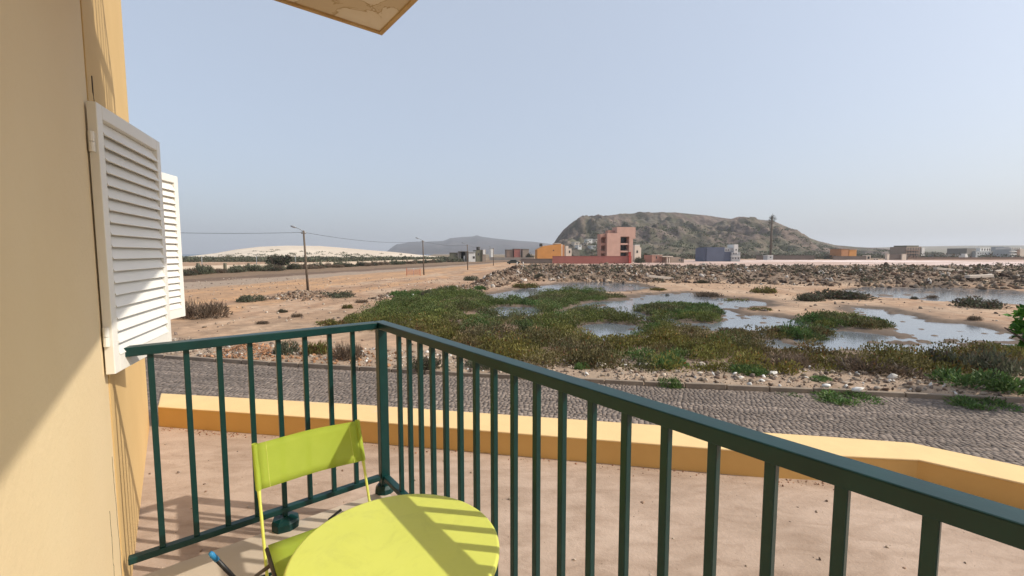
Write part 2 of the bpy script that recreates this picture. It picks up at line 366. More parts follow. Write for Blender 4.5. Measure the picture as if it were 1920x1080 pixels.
# ------------------------------------------------------------------ hills and dune (fans of columns standing at their own distance)
def ridge_hill(name, prof, r0, r1, r2, mat, colf, rows=70, step=4, amp=0, nsc=.01, power=1.0, base=-1.0):
    us = np.arange(prof[0][0], prof[-1][0]+.1, step); vs = np.interp(us, [p[0] for p in prof], [p[1] for p in prof])
    t = np.linspace(0, 1.5, rows); V = []; T = []
    xs = (us-960)/F_PX/_c
    U, Tt = np.meshgrid(us, t)
    Xr = np.interp(U, us, xs)
    Yd = np.where(Tt < 1, r0+(r1-r0)*Tt, r1+(r2-r1)*(Tt-1)/.5)
    Hr = np.interp(U, us, [hz(v, r1) for v in vs])
    X = Xr*Yd; Y = Yd
    pr = np.where(Tt < 1, Tt**power, 1-((Tt-1)/.5)**1.5)
    nz = (fbm(X*nsc, Y*nsc, 6)-.5); rv = np.abs(fbm(X*nsc*1.3+5, Y*nsc*.5+3, 5)-.5)
    env = np.where(Tt < 1, np.clip(Tt*(1-Tt)*4, 0, 1)+.04, .04+.5*(Tt-1))
    Z = base+(Hr-base)*pr+amp*env*(nz*1.2-rv*1.1)*np.clip((Hr-base)/40, .1, 1.2)
    col = colf(X, Y, Z, Tt, nz, rv); nr, na = X.shape; Vv = np.stack([X, Y, Z], -1).reshape(-1, 3)
    i = np.arange(nr-1)[:, None]*na+np.arange(na-1)[None, :]; F = np.stack([i, i+1, i+na+1, i+na], -1).reshape(-1, 4)
    return tag(link_mesh(name, np_mesh(name, Vv, F, mat, np.clip(col, .01, .9).reshape(-1, 3), True)), kind='structure'), (us, vs)
def mixn(a, b, t): return np.array(a)*(1-t[..., None])+np.array(b)*t[..., None]
def hillcol(X, Y, Z, T, nz, rv):
    n = fbm(X*.02, Y*.02+7, 5); n2 = fbm(X*.07, Y*.05, 4)
    c = mixn((.128, .098, .082), (.092, .080, .062), sstep(.42, .6, n)); c = c*(1-.0)
    c = c*(1-sstep(.5, .62, n2)[..., None]*.6)+np.array((.085, .085, .05))*sstep(.5, .62, n2)[..., None]*.6
    g = sstep(.35, .0, T)*.6; c = c*(1-g[..., None])+np.array((.078, .082, .050))*g[..., None]
    q = sstep(.06, .0, rv)*.5; c = c*(1-q[..., None])+np.array((.19, .14, .11))*q[..., None]
    return c
ridge_hill('rocky_hill', [(1022, 478), (1036, 458), (1046, 443), (1056, 432), (1068, 422), (1086, 411), (1110, 405), (1150, 403), (1200, 399), (1250, 397.5), (1300, 401), (1345, 407), (1380, 411), (1412, 410), (1440, 416), (1462, 424), (1490, 432), (1508, 444), (1530, 452), (1560, 459), (1600, 463), (1640, 465), (1700, 469), (1760, 474)],
           360, 640, 900, M['hill'], hillcol, 170, 2, 34, .024, .8)
ridge_hill('far_plateau', [(1540, 470), (1580, 465), (1640, 464), (1700, 462), (1800, 460.5), (1920, 460), (2100, 461)], 900, 2200, 3200, M['farhill'],
           lambda X, Y, Z, T, a, b: mixn((.15, .135, .085), (.20, .16, .115), sstep(.4, .6, fbm(X*.006, Y*.002, 4))), 30, 8, 4, .004)
ridge_hill('far_mountain', [(690, 480), (726, 472), (745, 458), (770, 454), (800, 453), (832, 451.5), (846, 446), (870, 444), (888, 443), (895, 440.5), (903, 443.5), (930, 447), (960, 450), (1000, 453), (1040, 458), (1100, 462), (1160, 470)],
           2600, 4000, 5000, M['farhill'], lambda X, Y, Z, T, a, b: mixn((.075, .06, .06), (.055, .05, .052), sstep(.4, .6, fbm(X*.004, Y*.004, 4))), 50, 4, 40, .0035, .8)
def dunecol(X, Y, Z, T, nz, rv):
    return mixn((.62, .53, .42), (.56, .47, .37), sstep(.4, .6, fbm(X*.03, Y*.03, 4)))
ridge_hill('sand_dune', [(200, 486), (300, 484), (345, 482), (375, 478.5), (405, 475), (450, 467), (490, 462.5), (540, 460.5), (600, 461), (640, 464), (690, 468.5), (740, 472.5), (790, 478), (850, 484), (930, 487)],
           225, 330, 460, M['dune'], dunecol, 60, 4, 3.0, .05, .75)

# ------------------------------------------------------------------ terrace, house, balcony
FLOOR = CAM_Z-1.591; COURT = CAM_Z-1.789
dF = np.array([-.6284, .7779]); oF = np.array([.7779, .6284])          # along the outer rail (away from the camera) and outwards
RC = np.array([-.862, 2.776])                                          # inner corner of the rails
A0 = np.array([-1.870, 1.985])                                         # rail end at the house
FAR = np.array([-3.76, 4.40]); dH = FAR-A0; LH = np.linalg.norm(dH); dH /= LH; oH = np.array([dH[1], -dH[0]])
w_in = [(-3.66, 4.40), (-1.52, 4.04), (.18, 3.71), (2.02, 3.36), (2.62, 3.30), (3.12, 3.24), (3.52, 2.90), (4.9, 1.62)]
w_out = [(-3.98, 4.84), (-1.60, 4.47), (.27, 4.12), (2.12, 3.77), (2.70, 3.67), (3.34, 3.54), (3.80, 3.14), (5.2, 1.92)]
tag(MB().prism([(-4.6, 4.92)]+[(x, y) for x, y in w_out]+[(5.9, .5), (5.9, -7), (-9, -7)], -.5, COURT).build('courtyard_floor', M['court']), kind='structure')
lw = empty('low_boundary_wall', (0, 4, 0)); tag(lw, 'low ochre yellow wall edging the courtyard along the cobbled street', 'wall')
b = MB()
for i in range(len(w_in)-1):
    o = 0.012
    def off(p, q, t): return (p[0]+(q[0]-p[0])*t, p[1]+(q[1]-p[1])*t)
    b.prism([off(w_in[i], w_out[i], .02), off(w_in[i+1], w_out[i+1], .02), off(w_out[i+1], w_in[i+1], -.01), off(w_out[i], w_in[i], -.01)], 0, COURT+.196)
b.build('wall_body', M['ochre'], lw)
b = MB(); n = len(w_in)
vs = [(x, y, COURT+z) for z in (.197, .213) for x, y in w_in+w_out]
m = 2*n; fs = []
for i in range(n-1):
    fs += [(i, n+i, n+i+1, i+1), (m+i, m+i+1, m+n+i+1, m+n+i), (i, i+1, m+i+1, m+i), (n+i, m+n+i, m+n+i+1, n+i+1)]
fs += [(0, m, m+n, n), (n-1, 2*n-1, m+2*n-1, m+n-1)]
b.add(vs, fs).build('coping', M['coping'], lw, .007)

house = empty('yellow_house', (A0[0], A0[1], 0)); tag(house, 'yellow rendered house beside the balcony with white louvred shutters', 'house')
def hp(k, out, z): p = A0+dH*k+oH*out; return (p[0], p[1], z)
REC = .004
fp = [hp(.012, 0, 0)[:2], hp(LH, 0, 0)[:2], hp(LH, -5, 0)[:2], hp(.012, -5, 0)[:2]]
MB().prism(fp, 0, 9.2).build('wall', M['wall_y'], house)
MB().prism([hp(-4.5, -REC, 0)[:2], hp(.010, -REC, 0)[:2], hp(.010, -4.99, 0)[:2], hp(-4.5, -4.99, 0)[:2]], 0, 9.19).build('balcony_wall', M['wall_c'], house)
def crack(pts):
    b = MB(); b.tube([hp(k, -REC+.0002, z) for k, z in pts], .0011, 5); b.build('crack', M['brown'], house)
random.seed(3)
z = FLOOR+.66; k = -.05; P1 = []
while z > FLOOR+.02: P1.append((k+random.uniform(-.006, .006), z)); z -= random.uniform(.01, .03); k += random.uniform(-.003, .0045)
crack(P1)
z = FLOOR+.5; k = -.27; P1 = []
while z > FLOOR+.05: P1.append((k+random.uniform(-.008, .008), z)); z -= random.uniform(.012, .03); k += random.uniform(-.006, .005)
crack(P1)
MB().tube([hp(.06, .012, CAM_Z+.80), hp(.05, .013, CAM_Z+.73), hp(.08, .013, CAM_Z+.68), hp(.13, .012, CAM_Z+.64)], .0025, 6).build('cable', M['brown'], house)

def shutter(h0, wv, width, z0, z1, nsl=19):
    d = np.array(wv, float); d /= np.linalg.norm(d); nn = np.array([d[1], -d[0]])       # nn faces the balcony
    if nn @ np.array([1, -.2]) < 0: nn = -nn
    T = .034; fr = .052
    def p(a, n_, z): q = np.array(h0)+d*a+nn*n_; return np.array([q[0], q[1], z])
    D3 = np.array([d[0], d[1], 0]); N3 = np.array([nn[0], nn[1], 0]); Z3 = np.array([0, 0, 1.0])
    root = None; b = MB()
    def pc(a0, a1, za, zb): b.obox((p(a0, 0, za)+p(a1, 0, zb))/2, D3*(a1-a0)/2, N3*T/2, Z3*(zb-za)/2)
    pc(0, fr, z0, z1); pc(width-fr, width, z0, z1); pc(fr, width-fr, z1-fr*1.15, z1-.0005); pc(fr, width-fr, z0+.0005, z0+fr*1.7)
    sh = b.build('shutter', M['white'], house, .003)
    zz0 = z0+fr*1.7; zz1 = z1-fr*1.15; pitch = (zz1-zz0)/nsl; me = None
    for i in range(nsl):
        zc = zz0+pitch*(i+.5)
        tilt = (Z3*.86+N3*-.42); tilt /= np.linalg.norm(tilt)                            # foot of each slat stands out
        s = MB().obox((p(width/2, 0, zc)), D3*(width/2-fr-.0005), tilt*pitch*.80, np.cross(D3, tilt)*.0028)
        o = s.build('slat', M['white'], house); 
        o.parent = sh; o.data.transform(sh.matrix_basis)
    for zc in (z1-.17, z0+.17):
        b = MB()
        for q in (-1, 1): b.tube([p(-.008, -T*.1, zc+q*.001), p(-.008, -T*.1, zc+q*.042)], .011, 10)
        hgo = b.build('hinge', M['white'], house); hgo.parent = sh
    return sh
S1 = (np.array([-1.785, 1.905]), (-.275, .68)); S2 = (np.array([-2.72, 3.06]), (-.11, .67))
shutter(S1[0], S1[1], .733, CAM_Z-.536, CAM_Z+.645)
shutter(S2[0], S2[1], .68, CAM_Z-.536, CAM_Z+.645)
for k0 in (.02, 1.45):
    b = MB(); k1 = k0+.78; z0, z1 = CAM_Z-.55, CAM_Z+.60
    for (a0, a1, za, zb) in ((k0, k0+.05, z0, z1), (k1-.05, k1, z0, z1), (k0+.05, k1-.05, z1-.05, z1), (k0+.05, k1-.05, z0, z0+.05)):
        c = (np.array(hp(a0, .004, za))+np.array(hp(a1, .004, zb)))/2
        b.obox(c, np.array([*dH, 0])*(a1-a0)/2, np.array([*oH, 0])*.008, (0, 0, (zb-za)/2))
    fr = b.build('window', M['white'], house)
    c = (np.array(hp(k0+.05, .002, z0+.05))+np.array(hp(k1-.05, .002, z1-.05)))/2
    pn = MB().obox(c, np.array([*dH, 0])*(k1-k0-.1)/2, np.array([*oH, 0])*.004, (0, 0, (z1-z0-.1)/2)).build('pane', M['glass'], house); pn.parent = fr
# overhead slab
SC = np.array([-.844, 2.945]); SZ = CAM_Z+.483*2.945
def rp(t_in, s_back, z, base=SC): q = base-oF*t_in-dF*s_back; return (q[0], q[1], z)
dep = (SC-A0) @ oF
MB().prism([rp(0, 0, 0)[:2], rp(dep+.1, 0, 0)[:2], rp(dep+.3, 7, 0)[:2], rp(0, 7, 0)[:2]], SZ, SZ+.20).build('overhanging_slab', M['slab'], house, .004)
b = MB()
b.prism([rp(-.004, -.004, 0)[:2], rp(.022, -.004, 0)[:2], rp(.022, 7, 0)[:2], rp(-.004, 7, 0)[:2]], SZ-.012, SZ+.206)
b.prism([rp(.0225, -.004, 0)[:2], rp(dep, -.004, 0)[:2], rp(dep, .022, 0)[:2], rp(.0225, .022, 0)[:2]], SZ-.0115, SZ+.2055)
b.build('drip_edge', M['drip'], house)
# balcony floor
e = .045; Q = RC+oF*e+dF*e; dep2 = (Q-A0) @ oF
tag(MB().prism([tuple(Q), tuple(Q-oF*(dep2+.02)), tuple(Q-oF*(dep2+.2)-dF*7), tuple(Q-dF*7)], COURT-.05, FLOOR).build('balcony_floor', M['tile'], None, .006), kind='structure')

# railing
def railing(z_off):
    r = empty('balcony_railing', (RC[0], RC[1], FLOOR+z_off))
    zt = CAM_Z-.44+z_off; zb = CAM_Z-1.472+z_off; W_ = .068; Hh = .044; LL = 1.281; LR = 5.2
    d3 = np.array([*dF, 0]); o3 = np.array([*oF, 0]); c0 = np.array([RC[0], RC[1], 0.0]); Z = np.array([0, 0, 1.0])
    def seg(name, p, q, w, h, z):
        b = MB(); b.bar(p+Z*(z-h/2), q+Z*(z-h/2), w, h); return b.build(name, M['green'], r, .004)
    cr = c0+o3*W_/2; cl = c0+d3*W_/2
    seg('top_rail', cr+d3*W_, cr-d3*LR, W_, Hh, zt); seg('top_rail', cl-o3*.0005, cl-o3*LL, W_, Hh, zt)
    seg('bottom_rail', cr-d3*.0, cr-d3*LR, .042, .032, zb); seg('bottom_rail', cl-o3*.0, cl-o3*(LL-.02), .042, .032, zb+.0006)
    pc = c0+o3*W_/2+d3*W_/2
    MB().bar(pc+Z*(FLOOR+z_off), pc+Z*(zt-Hh+.001), .058, .058, (dF[0], dF[1], 0)).build('corner_post', M['green'], r, .004)
    b = MB(); b.lathe([(.065, 0), (.06, .03), (.045, .05)], 10, tuple(pc+Z*(FLOOR+z_off))); b.build('mortar_foot', M['green'], r)
    me = None; zl = zb+.001; hh = zt-Hh-zb
    def bal(p, ext=0):
        nonlocal me
        if me is None:
            bb = MB(); s = .0125; bb.box(-s, -s, 0, s, s, hh); me = bpy.data.meshes.new('baluster'); me.from_pydata(bb.v, [], bb.f); me.materials.append(M['green'])
        o = link_mesh('baluster', me, r); o.location = p+Z*zb-np.array(r.location); o.rotation_euler = (0, 0, math.atan2(oF[1], oF[0]))
        m = o.modifiers.new('bevel', 'BEVEL'); m.width = .002; m.segments = 1
    for i in range(36): 
        t = .238+.1382*i
        if t < LR-.1: bal(cr-d3*t)
    for i in range(8): bal(cl-o3*(.152+.1395*i))
    # foot of the baluster set in mortar
    p = cl-o3*(.152+.1395*3); 
    MB().bar(p+Z*(FLOOR+z_off-.01), p+Z*(zb-.02), .024, .024, (dF[0], dF[1], 0)).build('foot', M['green'], r, .002)
    rs = np.random.default_rng(4); bb = MB(); bb.lathe([(.078, -.02), (.076, .04), (.07, .052), (.03, .064)], 8, tuple(p+Z*(FLOOR+z_off)))
    bb.v = [tuple(np.array(v)+rs.normal(0, .004, 3)) for v in bb.v]; bb.build('mortar_foot', M['green'], r)
    for k in (1.6, 3.4):
        p = cr-d3*k; MB().bar(p+Z*(FLOOR+z_off-.01), p+Z*(zb-.02), .024, .024, (dF[0], dF[1], 0)).build('foot', M['green'], r, .002)
    pe = cl-o3*(LL-.004); MB().obox(pe+Z*(zt-.06), o3*.004, d3*.018, Z*.05).build('wall_bracket', M['green'], r)
    return r
rl = railing(0); tag(rl, 'dark green metal balcony railing with square bars and a corner post', 'railing')
r2 = railing(SZ+.2-FLOOR); tag(r2, 'green railing of the balcony on the floor above', 'railing')

# table
TX, TY, TZ = -.384, 1.389, CAM_Z-.986
tb = empty('bistro_table', (TX, TY, FLOOR)); tag(tb, 'round lime green metal bistro table on the balcony', 'table')
TR = .342
o = MB().lathe([(TR-.012, TZ-.030), (TR-.002, TZ-.026), (TR, TZ-.016), (TR, TZ-.006), (TR-.003, TZ-.0015), (TR-.009, TZ), (TR*.5, TZ), (.02, TZ)], 96, (TX, TY, 0)).build('tabletop', M['lime'], tb)
for p_ in o.data.polygons: p_.use_smooth = abs(p_.normal.z) < .98
for sx in (-1, 1):
    for sy in (-1, 1):
        MB().tube([(TX+sx*.2, TY-sy*.19, TZ-.03), (TX+sx*.2, TY+sy*.22, FLOOR+.01)], .0095, 8).build('leg', M['lime'], tb, smooth=True)
for sy in (-1, 1): MB().tube([(TX-.2, TY+sy*.19, TZ-.034), (TX+.2, TY+sy*.19, TZ-.034)], .008, 8).build('crossbar', M['lime'], tb)

# chair
B0 = np.array([-1.183, 1.9425, FLOOR+.72]); ub = np.array([.794, .608, 0]); fd = np.array([.608, -.794, 0]); WB = .467
ch = empty('folding_chair', (B0[0], B0[1], FLOOR)); tag(ch, 'lime green folding chair with fabric back and seat beside the round table', 'chair')
dn = fd*.43+np.array([0, 0, -1.0])
def cb(s, q, off=0): return B0+ub*s+dn*q+fd*off
PH = .184; nx = 14; b = MB(); vs = []; fs = []
for j in range(7):
    for i in range(nx+1):
        t = i/nx; sag = -.022*math.sin(math.pi*t)*(1-.3*j/6)
        vs.append(cb(t*WB, PH*j/6, .006+sag+.0025*math.sin(9*t+j)))
for j in range(6):
    for i in range(nx): a = j*(nx+1)+i; fs.append((a, a+1, a+nx+2, a+nx+1))
bk = b.add(vs, fs).build('backrest', M['fabric'], ch, smooth=True); sm = bk.modifiers.new('thick', 'SOLIDIFY'); sm.thickness = .0022
for s in (.045, WB-.045):
    t_ = s/WB; MB().tube([cb(s, PH*j/6, .009-.022*math.sin(math.pi*t_)*(1-.3*j/6)+.0025*math.sin(9*t_+j)) for j in range(7)], .0009, 5).build('seam', M['lime'], ch)
for s in (0, WB):
    b = MB(); vs = []; fs = []
    sg = 1 if s == 0 else -1
    for q in (0, PH):                                             # sleeve round the side rod
        for k in range(13): a = 2*math.pi*k/12; vs.append(cb(s+.0125*math.cos(a), q, .0125*math.sin(a)))
    for k in range(12): fs.append((k, k+1, 14+k, 13+k))
    sl = b.add(vs, fs).build('sleeve', M['fabric'], bk, smooth=True); sl.data.transform(bk.matrix_basis.inverted()); sl.matrix_parent_inverse.identity()
    sl.data.transform(ch.matrix_basis.inverted())
    pts = [cb(s, .005), cb(s, PH), cb(s, PH+.04), cb(s, .45), cb(s, .71)]
    MB().tube(pts, [.0085, .0085, .0065, .0062, .0062], 8).build('frame_rod', M['lime'], ch, smooth=True)
SR = np.array([-1.0007, 1.702, FLOOR+.39]); SL = .40
seat = []
fs = []; b = MB()
for j in range(7):
    for i in range(9):
        sag = -.018*math.sin(math.pi*i/8)*math.sin(math.pi*j/6)
        seat.append(SR+ub*(WB-.035)*(i/8)+fd*(.36*j/6)+np.array([0, 0, sag+.006*math.cos(math.pi*j/6)]))
for j in range(6):
    for i in range(8): a = j*9+i; fs.append((a, a+1, a+10, a+9))
st = b.add(seat, fs).build('seat', M['fabric'], ch, smooth=True); sm = st.modifiers.new('thick', 'SOLIDIFY'); sm.thickness = .003
for s in (-.005, WB-.03):
    MB().tube([SR+ub*s+np.array([0, 0, -.006]), SR+ub*s+fd*.36+np.array([0, 0, -.012])], .0075, 8).build('seat_rail', M['brown'], ch, smooth=True)
    MB().tube([SR+ub*s+fd*.10+np.array([0, 0, -.015]), SR+ub*s-fd*.42+np.array([0, 0, -.38])], .0085, 8).build('rear_leg', M['brown'], ch, smooth=True)
MB().tube([SR-fd*.30+np.array([0, 0, -.32]), SR+ub*(WB-.035)-fd*.30+np.array([0, 0, -.32])], .008, 8).build('crossbar', M['green'], ch, smooth=True)
MB().tube([cb(0, .64), cb(WB, .64)], .007, 8).build('crossbar', M['lime'], ch, smooth=True)
MB().tube([SR-fd*.01+ub*.24+np.array([0, 0, .02]), SR-fd*.03+ub*.30+np.array([0, 0, .035])], .006, 6).build('latch', M['black'], ch)
# stick with a blue end
stk = empty('stick', (-1.30, 1.985, FLOOR)); tag(stk, 'black tube with a bright blue end beside the green chair', 'stick')
p0 = np.array([-1.357, 1.863, FLOOR+.25]); p1 = np.array([-1.285, 1.965, FLOOR+.006])
MB().tube([p0+(p1-p0)*.18, p1], .010, 10).build('tube', M['black'], stk, smooth=True)
MB().tube([p0, p0+(p1-p0)*.05, p0+(p1-p0)*.2], [.0085, .0115, .0118], 10).build('blue_sleeve', M['blue'], stk, smooth=True)

# ------------------------------------------------------------------ street, cobbles, kerb
W_ST = 7.2
kxs = np.linspace(-22, 24, 93); kys = kerb_y(kxs)
for _ in range(6): kys[1:-1] = (kys[:-2]+2*kys[1:-1]+kys[2:])/4
def kpt(s):                                          # point and tangent at arc length
    return np.interp(s, _arc, kxs), np.interp(s, _arc, kys)
_arc = np.r_[0, np.cumsum(np.hypot(np.diff(kxs), np.diff(kys)))]; LK = _arc[-1]
b = MB(); nk = len(kxs)
tx = np.gradient(kxs, _arc); ty = np.gradient(kys, _arc)
b.add([(x, y, -.012) for x, y in zip(kxs, kys)]+[(x+t2*W_ST, y-t1*W_ST, -.012) for x, y, t1, t2 in zip(kxs, kys, tx, ty)],
      [(nk+i, nk+i+1, i+1, i) for i in range(nk-1)])
street = b.build('street', M['street']); street['kind'] = 'structure'
def cobbles():
    recs = []
    d = .10
    while d < W_ST-.1:
        s = rng.random()*.1; row = .088+.018*rng.random()
        n = int(LK/.075); ln = rng.uniform(.07, .135, n); ss = s+np.cumsum(ln)-ln/2; ok = ss < LK-.1; ss = ss[ok]; ln = ln[ok]
        x = np.interp(ss, _arc, kxs); y = np.interp(ss, _arc, kys); t1 = np.interp(ss, _arc, tx); t2 = np.interp(ss, _arc, ty)
        dd = d+.02*np.sin(ss*.5+d)+rng.normal(0, .016, len(ss))
        recs.append(np.c_[x+t2*dd, y-t1*dd, t1, t2, ln*.46, np.full(len(ss), row*.45), rng.uniform(.78, 1.22)*(.85+.3*vn(ss*.25, d*9))])
        d += row
    R = np.vstack(recs)
    keep = (R[:, 1] > -1) & (np.abs(R[:, 0]) < 1.30*np.maximum(R[:, 1], 0)+1.5)
    # only where the low wall lets the street be seen
    lim = np.interp(R[:, 0], [-12, -6, -3, 0, 3, 6, 9, 12], [8.5, 8.2, 7.8, 7.3, 6.6, 5.6, 4.8, 3.6])
    R = R[keep & (R[:, 1] > lim)]
    return R
R = cobbles(); N = len(R)
def cobble_verts(R, rs):
    N = len(R); h = .004+rs.normal(0, .0022, N); tl = rs.normal(0, .04, (N, 2)); out = np.zeros((N, 8, 3))
    for k, (i, j, top) in enumerate([(-1, -1, 0), (1, -1, 0), (1, 1, 0), (-1, 1, 0), (-1, -1, 1), (1, -1, 1), (1, 1, 1), (-1, 1, 1)]):
        sc_ = (1.05 if not top else .95)*(1+rs.normal(0, .05, N))
        a = i*R[:, 4]*sc_; c = j*R[:, 5]*sc_
        out[:, k, 0] = a*R[:, 2]+c*R[:, 3]; out[:, k, 1] = a*R[:, 3]-c*R[:, 2]
        out[:, k, 2] = np.where(top, h+tl[:, 0]*a+tl[:, 1]*c, -.022)
    return out
CF = np.array([(4, 5, 6, 7), (0, 1, 5, 4), (1, 2, 6, 5), (2, 3, 7, 6), (3, 0, 4, 7)])[:, ::-1]
CV = cobble_verts(R, rng)
g = rng.random(N); pat = fbm(R[:, 0]*.5, R[:, 1]*.5, 3)
ccol = R[:, 6:7]*np.array((.172, .138, .114))[None]*(.86+.28*g[:, None])*(.8+.5*pat[:, None])
ccol = np.where((rng.random(N) < .05)[:, None], np.array((.24, .195, .16))[None]*(.8+.4*g[:, None]), ccol)
near = np.argsort(np.hypot(R[:, 0], R[:, 1])+np.where(np.abs(R[:, 0]-5.5) < 3.2, 0, 50)); first = near[:300]; rest = near[300:]
V = (CV[rest]+np.c_[R[rest, :2], np.zeros(len(rest))][:, None, :]).reshape(-1, 3)
F = (CF[None]+(np.arange(len(rest))*8)[:, None, None]).reshape(-1, 4)
st_ = link_mesh('cobblestones', np_mesh('cobblestones', V, F, M['cobble'], np.repeat(ccol[rest], 8, 0)), street); st_['kind'] = 'stuff'
meshes = []
for k in range(24):
    i = first[k]; meshes.append(np_mesh('cobblestone', CV[i], CF, M['cobble'], np.repeat(ccol[i][None], 8, 0)))
for k, i in enumerate(first):
    o = link_mesh('cobblestone', meshes[k % 24], street); o.location = (R[i, 0], R[i, 1], 0)
    q = first[k % 24]; o.rotation_euler = (0, 0, math.atan2(R[i, 3], R[i, 2])-math.atan2(R[q, 3], R[q, 2]))
    o.scale = (R[i, 4]/R[q, 4], 1, 1)
kerb = MB().add([(x+dx*t2, y-dx*t1, -.02) for dx in (-.1, .03) for x, y, t1, t2 in zip(kxs, kys, tx, ty)], [(nk+i, nk+i+1, i+1, i) for i in range(nk-1)]).build('kerb', M['street']); kerb['kind'] = 'structure'
s = .0; kmesh = None; rk = np.random.default_rng(5)
while s < LK-1.1:
    Lk = .98; x, y = kpt(s+Lk/2); t1 = np.interp(s+Lk/2, _arc, tx); t2 = np.interp(s+Lk/2, _arc, ty)
    if abs(x) < 1.3*y+2:
        if kmesh is None:
            bb = MB(); bb.box(-.485, -.055, -.02, .485, .055, .115); kmesh = bpy.data.meshes.new('kerb_stone'); kmesh.from_pydata(bb.v, [], bb.f); kmesh.materials.append(M['kerb'])
        o = link_mesh('kerb_stone', kmesh, kerb); o.location = (x, y+.02, rk.normal(0, .008)-.004); o.rotation_euler = (rk.normal(0, .03), rk.normal(0, .008), math.atan2(t2, t1)+rk.normal(0, .01))
        m = o.modifiers.new('bevel', 'BEVEL'); m.width = .014; m.segments = 2
    s += 1.0

# ------------------------------------------------------------------ plants
def leaves(P, D, ln, wd, cols, rs):                 # diamond leaf per point along direction D
    N = len(P); D = D/np.linalg.norm(D, axis=1, keepdims=True)
    r = rs.normal(size=(N, 3)); S = np.cross(D, r); S /= np.linalg.norm(S, axis=1, keepdims=True)
    ln = ln[:, None]; wd = wd[:, None]
    V = np.stack([P, P+D*ln*.5+S*wd*.5, P+D*ln, P+D*ln*.5-S*wd*.5], 1).reshape(-1, 3)
    F = np.arange(4*N).reshape(-1, 4)
    return V, F, np.repeat(cols, 4, 0)
PAL = {
    'marsh': [(.13, .14, .036), (.17, .16, .04), (.10, .12, .035), (.19, .12, .045), (.15, .085, .045)],
    'green': [(.085, .155, .045), (.105, .185, .05), (.07, .125, .04), (.125, .175, .055)],
    'grey': [(.10, .115, .07), (.12, .13, .08), (.085, .09, .06), (.14, .125, .085)],
    'dry': [(.18, .125, .085), (.14, .10, .07), (.23, .17, .115), (.11, .085, .06)],
    'dark': [(.075, .08, .048), (.09, .08, .055), (.10, .068, .054), (.065, .08, .045)],
    'fresh': [(.06, .17, .02), (.08, .21, .025), (.045, .13, .018), (.10, .24, .03)],
}
def pick(pal, n, rs, jit=.25):
    p = np.array(PAL[pal]); return p[rs.integers(0, len(p), n)]*(1+rs.uniform(-jit, jit, (n, 1)))
def bush_mesh(pal, n, seed, shape=.6, leaf=(.10, .035), lumps=9, upright=.5):
    rs = np.random.default_rng(seed)
    ang = rs.uniform(0, 2*math.pi, lumps); rad = np.sqrt(rs.random(lumps))*.68
    cx = rad*np.cos(ang); cy = rad*np.sin(ang); cr = rs.uniform(.28, .5, lumps)*(1.1-.4*rad); chh = shape*rs.uniform(.55, 1.0, lumps)*(1.05-.45*rad)
    k = rs.integers(0, lumps, n); d = rs.normal(size=(n, 3)); d[:, 2] = np.abs(d[:, 2])*1.1; d /= np.linalg.norm(d, axis=1, keepdims=True)
    rr = rs.random(n)**.45
    P = np.c_[cx[k]+d[:, 0]*cr[k]*rr, cy[k]+d[:, 1]*cr[k]*rr, d[:, 2]*chh[k]*rr*.98]
    D = d*(1-upright)+np.array([0, 0, 1.0])*upright+rs.normal(0, .45, (n, 3))
    base = pick(pal, n, rs); lc = 1+rs.uniform(-.28, .28, lumps); cols = base*lc[k][:, None]
    V, F, cc = leaves(P, D, leaf[0]*rs.uniform(.6, 1.4, n), leaf[1]*rs.uniform(.6, 1.4, n), cols, rs)
    return np_mesh('bush_'+pal, V, F, M['leaf'], np.clip(cc, .01, .5))
